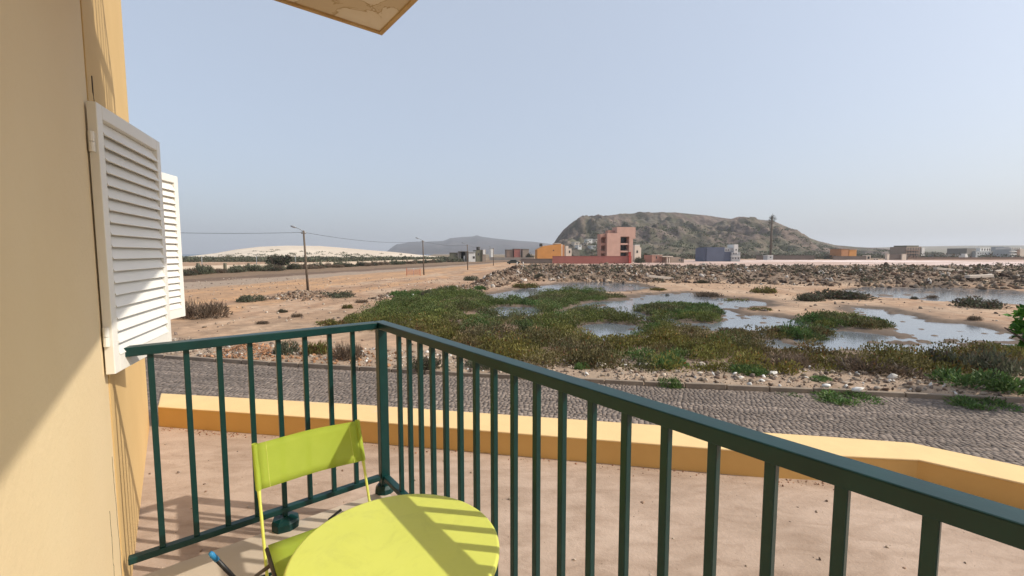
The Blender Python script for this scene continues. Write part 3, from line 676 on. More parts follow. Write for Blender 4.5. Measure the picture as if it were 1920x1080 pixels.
def tuft_field(poly, dens, pal, seed, hgt=(.18, .5), nleaf=60, patch=.35, leaf=(.10, .035), rad=.30, excl=True, big=None):
    rs = np.random.default_rng(seed); P = np.array(poly); lo = P.min(0); hi = P.max(0); area = (hi-lo).prod(); n = int(area*dens)
    X = rs.uniform(lo[0], hi[0], n); Y = rs.uniform(lo[1], hi[1], n)
    ok = sdf(poly, X, Y)+(fbm(X*.9, Y*.9, 3)-.5)*1.2 > 0
    X, Y = X[ok], Y[ok]
    if excl:
        ps = pool_sd(X, Y); ok = ps < -.22; X, Y = X[ok], Y[ok]
    if patch:
        v = fbm(X*.45+9, Y*.45+2, 4)+.10*sstep(13, 20, Y)+.02; ok = v > patch+.02+rs.uniform(-.03, .03, len(X)); X, Y = X[ok], Y[ok]
    n = len(X); Z = ground_z(X, Y); hn = fbm(X*.8, Y*.8, 3)
    H = hgt[0]+(hgt[1]-hgt[0])*np.clip((hn-.25)*2, 0, 1)*rs.uniform(.75, 1.25, n)
    c1 = fbm(X*.22+30, Y*.22, 3); c2 = fbm(X*.6, Y*.6+50, 3)
    pal_a = np.array((.150, .140, .036)); pal_g = np.array((.084, .150, .042)); pal_r = np.array((.155, .115, .055)); pal_y = np.array((.205, .178, .046))
    if pal == 'marsh':
        tc = pal_a*np.ones((n, 1)); t = sstep(.48, .62, c1)[:, None]; tc = tc*(1-t)+pal_g*t
        t = (sstep(.50, .66, c2)*.8)[:, None]; tc = tc*(1-t)+pal_r*t; t = (sstep(.45, .3, c2)*.75)[:, None]; tc = tc*(1-t)+pal_y*t
        t = (sstep(18, 25, Y)*.6)[:, None]; tc = tc*(1-t)+pal_g*1.1*t
        t = (sstep(.56, .64, fbm(X*.35+80, Y*.35, 3))*.5)[:, None]; tc = tc*(1-t)+np.array((.165, .13, .08))*t
    else: tc = pick(pal, n, rs, .1)
    tc = tc*rs.uniform(.62, 1.3, (n, 1))
    k = np.repeat(np.arange(n), nleaf); m = len(k); d = rs.normal(size=(m, 3)); d[:, 2] = np.abs(d[:, 2]); d /= np.linalg.norm(d, axis=1, keepdims=True)
    rr = rs.random(m)**.28; R_ = rad*rs.uniform(.7, 1.3, n)
    Pp = np.c_[X[k]+d[:, 0]*R_[k]*rr, Y[k]+d[:, 1]*R_[k]*rr, Z[k]-.03+d[:, 2]*H[k]*rr*.85]
    D = d*.6+np.array([0, 0, .8])+rs.normal(0, .4, (m, 3)); lc = tc[k]*rs.uniform(.58, 1.25, (m, 1))
    red = rs.random(m) < .05; lc[red] *= np.array((1.45, .8, .9))
    return leaves(Pp, D, leaf[0]*rs.uniform(.6, 1.4, m), leaf[1]*rs.uniform(.6, 1.4, m), lc, rs)
V, F, cc = tuft_field(mat_poly, 8, 'marsh', 21, (.10, .50), 84, .42, (.080, .045), .36)
V2, F2, c2_ = tuft_field(mat_poly, .75, 'marsh', 22, (.45, .85), 260, .47, (.085, .045), .62); F = np.vstack([F, F2+len(V)]); V = np.vstack([V, V2]); cc = np.vstack([cc, c2_])
tag(link_mesh('marsh_plants', np_mesh('marsh_plants', V, F, M['leaf'], np.clip(cc, .01, .5))), kind='stuff')
def clump(name, label, poly, seed, pal='marsh', dens=14, hgt=(.2, .5), nleaf=60, group=None, leaf=(.12, .045)):
    V, F, cc = tuft_field(poly, dens, pal, seed, hgt, nleaf, 0, leaf, .3, False)
    c = np.array(poly).mean(0); V = V-np.array([c[0], c[1], 0])
    o = link_mesh(name, np_mesh(name, V, F, M['leaf'], np.clip(cc, .01, .5))); o.location = (c[0], c[1], 0); tag(o, label, 'shrub', group)
    return o
clump('marsh_shrub', 'largest olive saltbush island surrounded by water in the middle of the lagoon', islands[0], 31)
clump('marsh_shrub', 'dark green saltbush island in the lagoon with water on its near side', islands[1], 32)
clump('marsh_shrub', 'long olive brown saltbush island on the mud between the two right water channels', islands[2], 33)
BM = {}
def bm(pal, k=0, **kw):
    if (pal, k) not in BM:
        cfg = {'green': (1500, .55, (.16, .05), 11, .5), 'grey': (1300, .7, (.17, .045), 9, .6), 'dry': (1300, .55, (.22, .025), 9, .5), 'dark': (1500, .6, (.13, .05), 10, .45),
               'marsh': (1400, .5, (.13, .05), 10, .5), 'fresh': (1500, .9, (.15, .10), 10, .2)}[pal]
        BM[(pal, k)] = bush_mesh(pal, cfg[0], 100+k*7+len(pal), cfg[1], cfg[2], cfg[3], cfg[4])
    return BM[(pal, k)]
def bush(name, label, u, v, wpx, hpx, pal, k=0, depth=.6, group=None, rz=None):
    g_ = ground(u, v); Y = g_[1]; w = wpx*Y/F_PX; h = max(hpx*Y/F_PX, .1)
    Yc = Y+w*depth*.35; x = g_[0]*Yc/Y; zz = float(ground_z(np.array([x]), np.array([Yc]))[0])
    me = bm(pal, k); o = link_mesh(name, me); zmax = {'green': .55, 'grey': .7, 'dry': .55, 'dark': .6, 'marsh': .5, 'fresh': .9}[pal]+.06
    o.location = (x, Yc, zz-.02); o.scale = (w/1.75, w*depth/1.6, h/zmax); o.rotation_euler = (0, 0, random.uniform(-.35, .35) if rz is None else rz)
    tag(o, label, 'bush', group); return o
B_ = [
    ('large brownish grey bush with dry twigs just right of the shutters', 375, 599, 112, 42, 'dry', 1), ('flat grey green bush on the ochre sand left of the lamp post foot', 468, 567, 66, 17, 'grey', 0),
    ('dark grey green bush just right of the lamp post foot', 637, 558, 66, 17, 'grey', 1), ('small round olive bush on bare sand below the lamp post', 652, 578, 24, 12, 'marsh', 0),
    ('small dry tuft alone on the sand left of the railing corner', 490, 610, 34, 9, 'dry', 0), ('dark little shrub on the sand path in the left half', 530, 586, 22, 10, 'dark', 0),
    ('brown little shrub right of the dark one on the sand path', 556, 595, 24, 10, 'dry', 1), ('reddish tuft beside the stones near the marsh edge', 677, 567, 26, 9, 'dry', 1),
    ('low olive shrub just above the left top rail near the corner', 617, 612, 60, 14, 'marsh', 1), ('dark green round bush at the upper left corner of the marsh by a white bag', 751, 557, 40, 17, 'green', 0),
    ('dark bush right of the white bag at the upper marsh edge', 800, 557, 38, 18, 'dark', 1), ('green bush at the foot of the pale rubble heap', 883, 526, 36, 12, 'grey', 0),
    ('dark green bush left of the first water patch', 897, 545, 28, 11, 'green', 1), ('brownish green bush on the sandbar behind the first water patch', 985, 540, 56, 13, 'marsh', 0),
    ('dark bush at the edge of the earth bank below the grey wall', 1012, 524, 28, 11, 'dark', 0), ('small dark shrub standing in the middle water', 1250, 552, 11, 9, 'dark', 1),
    ('low olive brown bush on the sand spit behind the middle water', 1232, 545, 34, 8, 'marsh', 1), ('long olive bush at the tip of the sand bar, water in front', 1378, 562, 60, 15, 'marsh', 0),
    ('grey brown low bush on the sand bar left of the long olive one', 1322, 555, 70, 14, 'dry', 0), ('small brown bush on sand in front of the rubble bank', 1317, 532, 30, 9, 'dark', 0),
    ('rounded olive bush on the sand above the right sand bar', 1432, 550, 54, 17, 'marsh', 1), ('dark green bush at the left end of the pair on the right sand strip', 1512, 565, 66, 20, 'dark', 1),
    ('long dark olive bush at the right end of the pair on the right sand strip', 1578, 562, 136, 21, 'dark', 0), ('big dark bush alone on the right sand strip', 1832, 580, 122, 26, 'dark', 1),
    ('low yellowish shrub on the sand spit inside the right lagoon', 1425, 583, 50, 8, 'marsh', 1), ('small dark shrub on the far mudflat, left one', 1714, 560, 18, 8, 'dark', 0),
    ('small brown shrub on the far mudflat, right one', 1747, 557, 24, 8, 'dry', 1), ('sparse brown shrub on the sand right of the lagoon', 1826, 602, 30, 13, 'dry', 0),
    ('bright green feathery weed in the middle of the stony verge', 1258, 694, 82, 30, 'green', 0), ('bright green low weed right of the white boulder on the verge', 1396, 708, 82, 24, 'green', 1),
    ('green weed growing over the kerb in the middle of the street edge', 1252, 728, 58, 26, 'green', 1), ('small green weed at the left end of the verge stones', 1092, 699, 34, 20, 'green', 0),
    ('green mat of weed with white litter spilling over the kerb', 1592, 758, 150, 26, 'green', 0), ('broad bright green bush at the right end of the verge', 1826, 742, 170, 42, 'green', 1),
    ('dark green weed over the kerb at the far right', 1848, 770, 140, 26, 'green', 0), ('purplish brown bush behind the bright green one at right', 1765, 694, 84, 48, 'dark', 0),
    ('tall grey green bush at the right edge above the boulder', 1850, 706, 130, 60, 'grey', 1), ('dry brown brushwood heap behind the kerb right of centre', 1620, 708, 200, 36, 'dry', 0),
    ('pale dry grass clump left of the brushwood heap', 1470, 694, 110, 34, 'dry', 1), ('grey green shrub behind the kerb seen between the left bars, nearest the rubble pile', 535, 672, 60, 34, 'grey', 0),
    ('olive green shrub behind the kerb seen between the left bars, middle one', 592, 672, 56, 34, 'marsh', 0), ('brown dry shrub behind the kerb just left of the corner post', 650, 682, 66, 40, 'dry', 1),
    ('dark shrub behind the kerb just right of the corner post', 800, 700, 80, 30, 'dark', 0), ('low green weed on the verge above the kerb behind the right bars', 905, 700, 80, 26, 'grey', 0),
    ('small green weed at the kerb right of the brushwood heap', 1478, 745, 60, 12, 'green', 1), ('thin green weed on the verge left of the white litter', 1540, 722, 50, 12, 'green', 0),
    ('small round olive bush in the upper left marsh edge', 700, 590, 40, 12, 'marsh', 1), ('green shrub in front of the small grey houses at the roadside', 846, 490, 22, 6, 'dark', 1),
    ('dark bush left of the orange house', 993, 487, 20, 16, 'dark', 0), ('dark bush at the right end of the red boundary wall', 1197, 493, 30, 14, 'dark', 1),
    ('dark tree like bush beside the small pink ruin', 1212, 490, 20, 20, 'dark', 0), ('dark bush in front of the white houses right of the orange house', 1064, 484, 22, 12, 'dark', 1),
]
for (lb, u, v, w_, h_, pal, k) in B_: bush('bush', lb, u, v, w_, h_, pal, k)
# row of shrubs in front of the pale wall along the road
rs = np.random.default_rng(8); i = 0
for Y in np.r_[np.arange(50, 110, 1.15), np.arange(110, 190, 2.2)]:
    x = L(Y, -52.5, 75, .25)+rs.normal(0, 1.3); w = rs.uniform(1.8, 4.6); h = rs.uniform(.7, 1.6)
    o = link_mesh('roadside_bush', bm(('dark', 'dry', 'grey')[rs.integers(0, 3)], int(rs.integers(0, 2)))); o.location = (x, Y, 0); o.scale = (w/1.6, w/2, h/.6); o.rotation_euler = (0, 0, rs.uniform(0, 6))
    tag(o, 'brown roadside shrub in the row along the pale wall beyond the dirt road', 'bush', 'shrubs in the row along the pale wall')
# green scrub belt and dune shrubs (stuff)
def blobs(pts, sizes, pal, seed, nl=40, leaf=.5):
    rs = np.random.default_rng(seed); n = len(pts); k = np.repeat(np.arange(n), nl); m = len(k)
    d = rs.normal(size=(m, 3)); d[:, 2] = np.abs(d[:, 2]); d /= np.linalg.norm(d, axis=1, keepdims=True); rr = rs.random(m)**.4
    P = pts[k]+d*sizes[k]*rr[:, None]; cols = pick(pal, m, rs)
    return leaves(P, d+rs.normal(0, .6, (m, 3)), leaf*rs.uniform(.6, 1.4, m), leaf*.6*rs.uniform(.6, 1.4, m), cols, rs)
rs = np.random.default_rng(12); n = 620
Yb = rs.uniform(176, 232, n); Xb = -.82*Yb+rs.uniform(0, .70, n)*Yb
V, F, cc = blobs(np.c_[Xb, Yb, np.zeros(n)], np.c_[rs.uniform(2, 4.5, n), rs.uniform(2, 4, n), rs.uniform(.8, 1.9, n)], 'grey', 13, 60, .8)
tag(link_mesh('scrub_belt', np_mesh('scrub_belt', V, F, M['leaf'], cc)), kind='stuff')
n = 330; dg = bpy.data.objects['sand_dune'].data; vc = np.zeros(len(dg.vertices)*3, np.float32); dg.vertices.foreach_get('co', vc); vc = vc.reshape(-1, 3)
cand = vc[(vc[:, 1] < 300) & (vc[:, 1] > 228)]; wgt = np.clip(1-(cand[:, 1]-228)/75, .02, 1)**2; ii = rs.choice(len(cand), n, p=wgt/wgt.sum())
V, F, cc = blobs(cand[ii]+rs.normal(0, .4, (n, 3))*np.array([1, 1, 0]), np.c_[rs.uniform(.8, 2.4, n), rs.uniform(.8, 2, n), rs.uniform(.3, .8, n)], 'grey', 14, 26, .6)
tag(link_mesh('dune_scrub', np_mesh('dune_scrub', V, F, M['leaf'], cc)), kind='stuff')
n = 900; hl = bpy.data.objects['rocky_hill'].data; vc = np.zeros(len(hl.vertices)*3, np.float32); hl.vertices.foreach_get('co', vc); vc = vc.reshape(-1, 3)
cand = vc[(vc[:, 1] < 540) & (vc[:, 0] > .17*vc[:, 1])]; ii = rs.choice(len(cand), n)
V, F, cc = blobs(cand[ii]+rs.normal(0, .5, (n, 3))*np.array([1, 1, 0]), np.c_[rs.uniform(1.5, 5, n), rs.uniform(1.5, 4, n), rs.uniform(.8, 2.0, n)], 'grey', 15, 26, 1.5)
tag(link_mesh('hill_scrub', np_mesh('hill_scrub', V, F, M['leaf'], cc)), kind='stuff')
n = 380; Xb = rs.uniform(30, 330, n); Yb = rs.uniform(265, 360, n)
V, F, cc = blobs(np.c_[Xb, Yb, np.zeros(n)], np.c_[rs.uniform(2, 6, n), rs.uniform(2, 5, n), rs.uniform(1, 3.2, n)], 'dark', 16, 44, 1.2)
tag(link_mesh('town_scrub', np_mesh('town_scrub', V, F, M['leaf'], cc)), kind='stuff')

def tree(name, label, x, y, h, r, pal, seed, zb=0, flat=.55, nl=1400, leaf=(.3, .2), cat='tree'):
    rs = np.random.default_rng(seed); root = empty(name, (x, y, zb)); tag(root, label, cat)
    b = MB(); b.tube([(x, y, zb), (x+.03*h, y, zb+h*.3), (x, y+.02*h, zb+h*.55)], [.045*h, .035*h, .02*h], 8)
    for k in range(5):
        a = k*1.26+rs.uniform(0, .5); b.tube([(x+.02*h, y, zb+h*.35), (x+math.cos(a)*r*.4, y+math.sin(a)*r*.4, zb+h*.6), (x+math.cos(a)*r*.75, y+math.sin(a)*r*.75, zb+h*.72)], [.02*h, .013*h, .006*h], 6)
    b.build('trunk', M['pole'], root, smooth=True)
    lumps = 14; a = rs.uniform(0, 6.3, lumps); q = np.sqrt(rs.random(lumps))*r*.75; cz = h*rs.uniform(.5, .85, lumps); cr = r*rs.uniform(.25, .42, lumps)
    k = rs.integers(0, lumps, nl); d = rs.normal(size=(nl, 3)); d /= np.linalg.norm(d, axis=1, keepdims=True); rr = rs.random(nl)**.45
    P = np.c_[np.cos(a[k])*q[k]+d[:, 0]*cr[k]*rr, np.sin(a[k])*q[k]+d[:, 1]*cr[k]*rr, cz[k]+d[:, 2]*cr[k]*flat*rr]
    V, F, cc = leaves(P, d+rs.normal(0, .6, (nl, 3)), leaf[0]*rs.uniform(.6, 1.4, nl), leaf[1]*rs.uniform(.6, 1.4, nl), pick(pal, nl, rs), rs)
    link_mesh('crown', np_mesh('crown', V, F, M['leaf'], cc), root); return root
g_ = ground(524, 503.5); tree('acacia_tree', 'lone dark green spreading tree standing in front of the white sand dune', -51.3, 96, 2.9, 2.9, 'dark', 5, 0, .6, 1600, (.5, .3))
tree('leafy_tree', 'leafy bright green tree partly cut off by the right edge of the photo', 12.1, 9.7, 2.35, 1.0, 'fresh', 6, 0, .9, 2600, (.16, .10))

# ------------------------------------------------------------------ rubble and stones
def rock_base(seed):
    rs = np.random.default_rng(seed); t = (1+5**.5)/2
    v = np.array([(-1, t, 0), (1, t, 0), (-1, -t, 0), (1, -t, 0), (0, -1, t), (0, 1, t), (0, -1, -t), (0, 1, -t), (t, 0, -1), (t, 0, 1), (-t, 0, -1), (-t, 0, 1)], float)
    v /= np.linalg.norm(v[0]); v *= rs.uniform(.72, 1.2, (12, 1)); 
    f = np.array([(0, 11, 5), (0, 5, 1), (0, 1, 7), (0, 7, 10), (0, 10, 11), (1, 5, 9), (5, 11, 4), (11, 10, 2), (10, 7, 6), (7, 1, 8), (3, 9, 4), (3, 4, 2), (3, 2, 6), (3, 6, 8), (3, 8, 9), (4, 9, 5), (2, 4, 11), (6, 2, 10), (8, 6, 7), (9, 8, 1)])
    return v, f
RB = [rock_base(k) for k in range(6)]
def rotm(rs, n):
    q = rs.normal(size=(n, 4)); q /= np.linalg.norm(q, axis=1, keepdims=True); w, x, y, z = q.T
    return np.stack([1-2*(y*y+z*z), 2*(x*y-z*w), 2*(x*z+y*w), 2*(x*y+z*w), 1-2*(x*x+z*z), 2*(y*z-x*w), 2*(x*z-y*w), 2*(y*z+x*w), 1-2*(x*x+y*y)], -1).reshape(n, 3, 3)
def rocks(P, S, cols, rs, flatness=.6):
    Vs, Fs, Cs = [], [], []; off = 0; n = len(P); R_ = rotm(rs, n); typ = rs.integers(0, 6, n)
    A3 = np.c_[rs.uniform(.7, 1.5, n), rs.uniform(.6, 1.1, n), rs.uniform(flatness*.5, flatness*1.3, n)]*S[:, None]
    for t in range(6):
        m = np.where(typ == t)[0]
        if not len(m): continue
        v, f = RB[t]; VV = np.einsum('nij,nkj->nki', R_[m], v[None]*A3[m][:, None, :])+P[m][:, None, :]
        Vs.append(VV.reshape(-1, 3)); Fs.append((f[None]+(np.arange(len(m))*12)[:, None, None]).reshape(-1, 3)+off); Cs.append(np.repeat(cols[m], 12, 0)); off += 12*len(m)
    return np.vstack(Vs), np.vstack(Fs), np.vstack(Cs)
def scatter(poly, n, rs, smin, smax, pw=6):
    P = np.array(poly); lo = P.min(0); hi = P.max(0); X = rs.uniform(lo[0], hi[0], n*4); Y = rs.uniform(lo[1], hi[1], n*4)
    ok = sdf(poly, X, Y)+rs.normal(0, .5, n*4) > 0; X, Y = X[ok][:n], Y[ok][:n]; S = smin+(smax-smin)*rs.random(len(X))**pw
    return np.c_[X, Y, ground_z(X, Y)+S*.15], S
RC_ = np.array([(.30, .235, .175), (.24, .185, .14), (.38, .31, .24), (.17, .13, .105), (.44, .37, .30), (.26, .18, .13)])
rs = np.random.default_rng(40); PP, SS = [], []
front = gxy([(930, 514), (1000, 527), (1230, 530), (1560, 536), (1930, 542), (2100, 545), (2100, 528), (1900, 522), (1500, 518), (1000, 512)])
for poly, n, a, b_ in ((rub_main, 11000, .05, .46), (front, 14000, .04, .38), (rub_small[0], 1500, .04, .22), (rub_small[1], 800, .03, .2), (rub_small[2], 900, .04, .24), (rub_small[3], 2600, .05, .38)):
    p, s_ = scatter(poly, n, rs, a, b_); PP.append(p); SS.append(s_)
P = np.vstack(PP); S = np.concatenate(SS); cl = RC_[rs.integers(0, 6, len(P))]*rs.uniform(.75, 1.2, (len(P), 1))
dk = fbm(P[:, 0]*.3, P[:, 1]*.3, 3) > .53; cl[dk] *= .6; cl *= np.array((.74, .67, .61)); br = rng.random(len(cl)) < .07; cl[br] = np.array((.52, .46, .40))*rng.uniform(.8, 1.1, (br.sum(), 1))
V, F, cc = rocks(P, S, cl, rs, .5); tag(link_mesh('rubble_bank', np_mesh('rubble_bank', V, F, M['rock'], cc)), kind='stuff')
P, S = scatter(rub_main, 700, rs, .25, .7, 2); V, F, cc = blobs(P, np.c_[S*1.6, S*1.6, S*.9], 'dark', 41, 30, .22); tag(link_mesh('rubble_weeds', np_mesh('rubble_weeds', V, F, M['leaf'], cc)), kind='stuff')
# gravel and broken stone on the verge and the sand
n = 7600; X = rs.uniform(-14, 13, n); d_ = rs.uniform(.12, 2.6, n)**1.0; Y = kerb_y(X)+d_; S = .010+.075*rs.random(n)**4
cl = RC_[rs.integers(0, 6, n)]*rs.uniform(.65, 1.2, (n, 1)); lt = (X < -3.6) & (X > -9) & (rs.random(n) < .6); cl[lt] = np.array((.34, .185, .10))*rs.uniform(.7, 1.2, (lt.sum(), 1))
wh = rs.random(n) < .05; cl[wh] = np.array((.62, .60, .56)); P1_ = np.c_[X, Y, ground_z(X, Y)+S*.2]; cl1 = cl
n = 6000; X = rs.uniform(-40, 40, n); Y = rs.uniform(14, 60, n); S2_ = .015+.11*rs.random(n)**4; ok = (pool_sd(X, Y) < -.5) & (np.abs(X) < 1.3*Y); X, Y, S2_ = X[ok], Y[ok], S2_[ok]
P2_ = np.c_[X, Y, ground_z(X, Y)+S2_*.2]; cl2 = RC_[rs.integers(0, 6, len(X))]*rs.uniform(.7, 1.3, (len(X), 1))
V, F, cc = rocks(np.vstack([P1_, P2_]), np.r_[S, S2_], np.vstack([cl1, cl2]), rs, .6); tag(link_mesh('gravel', np_mesh('gravel', V, F, M['rock'], cc)), kind='stuff')
# grit and blown soil lying on the courtyard
n = 420; X = rs.uniform(-3.6, 4.2, n); Y = rs.uniform(1.0, 4.1, n); S = .003+.012*rs.random(n)**4; cl = RC_[rs.integers(0, 6, n)]*rs.uniform(.75, 1.4, (n, 1))
ok = np.array([sdf([(-3.4, 4.25), (-1.5, 3.98), (2.0, 3.3), (3.1, 3.15), (4.5, 1.7), (4.5, .5), (-1.9, .5)], X, Y) > 0])[0]; X, Y, S, cl = X[ok], Y[ok], S[ok], cl[ok]
n = 1500; t = rs.random(n)*(len(w_in)-2); i_ = t.astype(int); q = t-i_; wi = np.array(w_in); pp = wi[i_]*(1-q[:, None])+wi[i_+1]*q[:, None]; o_ = np.abs(rs.normal(0, .05, n))+.012
X2 = pp[:, 0]-.2*o_; Y2 = pp[:, 1]-o_; keep = (rs.random(n) < .25+.75*(X2 < -2.6)); X2, Y2 = X2[keep], Y2[keep]
X = np.r_[X, X2]; Y = np.r_[Y, Y2]; S = np.r_[S, .003+.009*rs.random(len(X2))**3]; cl = np.vstack([cl, np.array((.30, .15, .09))*rs.uniform(.5, 1.3, (len(X2), 1))])
V, F, cc = rocks(np.c_[X, Y, COURT+S*.2], S, cl, rs, .5); tag(link_mesh('courtyard_grit', np_mesh('courtyard_grit', V, F, M['rock'], cc)), kind='stuff')
# red brown chippings piled behind the kerb at the left
pil = gxy([(395, 672), (430, 655), (480, 648), (520, 655), (530, 676), (480, 684), (420, 680)]); P, S = scatter(pil, 900, rs, .02, .07); s_ = sdf(pil, P[:, 0], P[:, 1]); P[:, 2] += .32*sstep(0, 1.2, s_)
cl = np.array((.36, .19, .105))*rs.uniform(.6, 1.4, (len(P), 1)); V, F, cc = rocks(P, S, cl, rs, .5); tag(link_mesh('chippings_heap', np_mesh('chippings_heap', V, F, M['rock'], cc)), 'heap of red brown stone chips behind the kerb at the left', 'heap')
def stone(label, u, v, wpx, hpx, col, seed, flat=.6):
    g_ = ground(u, v); Y = g_[1]; w = wpx*Y/F_PX/2; h = hpx*Y/F_PX
    rs_ = np.random.default_rng(seed); b0, f0 = RB[seed % 6]; vv = b0*1.0
    ed = {}; vv = list(map(np.array, vv)); ff = []
    def mid(a, c):
        k = (min(a, c), max(a, c))
        if k not in ed: ed[k] = len(vv); vv.append((vv[a]+vv[c])/2*rs_.uniform(.98, 1.16))
        return ed[k]
    for a, b_, c in f0: x, y, z_ = mid(a, b_), mid(b_, c), mid(c, a); ff += [(a, x, z_), (x, b_, y), (z_, y, c), (x, y, z_)]
    vv = np.array(vv)*np.array([w, w*.7, h*.62]); o = link_mesh('stone', np_mesh('stone', vv, ff, M['rock'], np.tile(np.array(col), (len(vv), 1))))
    o.location = (g_[0], Y+w*.5, float(ground_z(np.array([g_[0]]), np.array([Y+w*.5]))[0])+h*.3); o.rotation_euler = (0, rs_.normal(0, .1), rs_.uniform(-.4, .4)); tag(o, label, 'stone')
pale = (.50, .44, .37); sand_ = (.42, .33, .25); whit = (.62, .59, .54)
for k, a in enumerate([('whitest lump of stone on the verge in front of the brushwood heap', 1676, 714, 18, 10, whit), ('tall pale boulder on the verge between the two bright green weeds', 1318, 694, 20, 15, pale),
                       ('big pale flat boulder behind the bright green bush at the right edge', 1885, 730, 40, 22, sand_), ('long pale stone slab on the verge below the right top rail, leftmost slab', 1128, 692, 36, 9, pale),
                       ('pale stone left of the bright green feathery weed', 1216, 690, 16, 8, pale), ('flat pale stone right of the low green weed', 1452, 706, 22, 7, whit), ('thin pale slab lying on the verge under the low green weed', 1390, 718, 24, 4, pale),
                       ('pale slab at the kerb below the pale dry grass clump', 1442, 722, 16, 5, sand_), ('small flat stone on the verge beside the tall boulder', 1314, 706, 14, 4, pale), ('stone on the verge above the kerb weed, pale and narrow', 1195, 700, 13, 6, sand_),
                       ('long flat sandy stone near the red earth right of the brushwood', 1590, 727, 18, 5, sand_), ('pale broken block by the leftmost verge slab', 1160, 700, 14, 8, sand_), ('white stone at the foot of the leafy tree', 1912, 742, 14, 12, whit), ('flat pale stone among the verge gravel between slab and green weed', 1175, 690, 14, 5, whit)]):
    stone(*a, 60+k)
def litter(label, u, v, wpx, hpx, seed, mat='whitewash'):
    g_ = ground(u, v); Y = g_[1]; w = wpx*Y/F_PX/2; h = hpx*Y/F_PX; rs_ = np.random.default_rng(seed); b0, f0 = RB[seed % 6]
    vv = b0*rs_.uniform(.7, 1.3, (12, 1))*np.array([w, w*.8, h*.55]); me = np_mesh('plastic_bag', vv, f0, M[mat], None, False)
    o = link_mesh('plastic_bag', me); o.location = (g_[0], Y, float(ground_z(np.array([g_[0]]), np.array([Y]))[0])+h*.35+.03); tag(o, label, 'litter'); return o
l1 = litter('white crumpled bag in the green weed over the kerb, left one', 1549, 740, 18, 8, 71); l1.location.z += .20
l2 = litter('white crumpled bag in the green weed over the kerb, right one', 1608, 746, 20, 8, 72); l2.location.z += .20
litter('white bag standing at the upper left marsh edge between two dark bushes', 774, 556, 5, 8, 73); litter('small white scrap on dark mud above the railing corner', 769, 603, 6, 5, 74)

# ------------------------------------------------------------------ road furniture
def cyl(name, p, q, r0, r1, mat, parent, n=8): return MB().tube([p, q], [r0, r1], n).build(name, mat, parent, smooth=True)
poles = []
def lamp_post(label, x, y, h, lean=0, arm=(-.78, .1), zb=0):
    r = empty('lamp_post', (x, y, zb)); tag(r, label, 'lamp post', 'lamp posts along the dirt road'); top = np.array([x-lean, y, zb+h])
    cyl('pole', (x, y, zb-.2), top, .115, .075, M['pole'], r, 10)
    a = np.array([arm[0], arm[1], .42]); p = top+np.array([0, 0, -.12]); e_ = p+a
    MB().tube([p, p+a*.5+np.array([0, 0, .06]), e_], .028, 6).build('arm', M['steel'], r, smooth=True)
    d = np.array([arm[0], arm[1], .22]); d /= np.linalg.norm(d)
    MB().tube([e_-d*.08, e_+d*.1, e_+d*.38, e_+d*.5], [.04, .085, .09, .03], 8).build('lamp_head', M['steel'], r, smooth=True)
    b = MB(); b.bar(top+np.array([-.22, 0, -.25]), top+np.array([.22, 0, -.25]), .05, .06); b.build('crossarm', M['pole'], r)
    for sx in (-.17, .17): b = MB(); b.lathe([(.03, 0), (.045, .04), (.03, .08), (.04, .11)], 8, tuple(top+np.array([sx, 0, -.22]))); b.build('insulator', M['whitewash'], r)
    poles.append(top+np.array([0, 0, -.16])); return r
lamp_post('weathered street lamp post nearest the balcony, left of the railing corner', -18.8, 40.1, 5.5, .22)
lamp_post('street lamp post second along the road, beside the orange mesh barrier', -14.3, 70.8, 5.55, .1, (-.75, .15))
lamp_post('street lamp post third along the road, in front of the white shed', -9.3, 91.8, 5.3, .05, (-.75, .15))
lamp_post('street lamp post fourth along the road, right of the water tank house', -5.3, 124.7, 5.0, 0, (-.75, .15))
lamp_post('street lamp post last along the road, hidden behind the shutters', -36, 34, 5.6, 0, (-.75, .15))
def wire(p, q, sag, label):
    b = MB(); b.tube([p+(q-p)*t+np.array([0, 0, -sag*4*t*(1-t)]) for t in np.linspace(0, 1, 17)], .016, 5); tag(b.build('overhead_cable', M['wire']), label, 'cable')
wire(poles[4], poles[0], .25, 'black overhead cable from the shutters to the nearest lamp post')
wire(poles[0], poles[1], .5, 'black overhead cable from the nearest lamp post to the second one')
wire(poles[1], poles[2], .35, 'black overhead cable from the second to the third lamp post')
wire(poles[2], poles[3], .4, 'black overhead cable from the third to the fourth lamp post')
# orange mesh barrier beside the second lamp post
br = empty('mesh_barrier', (-15.2, 67.5, 0)); tag(br, 'orange mesh barrier on stakes beside the second lamp post', 'barrier')
M['orangeplastic'] = simple('orange_plastic', (.62, .20, .10), None, 4, .6)
for x in (-16.3, -15.2, -14.2): MB().box(x-.04, 67.46, 0, x+.04, 67.54, 1.15).build('stake', M['whitewash'] if x == -15.2 else M['orangeplastic'], br)
b = MB()
for z_ in np.arange(.2, 1.0, .14): b.box(-16.3, 67.42, z_, -14.2, 67.45, z_+.05)
b.build('mesh', M['orangeplastic'], br)

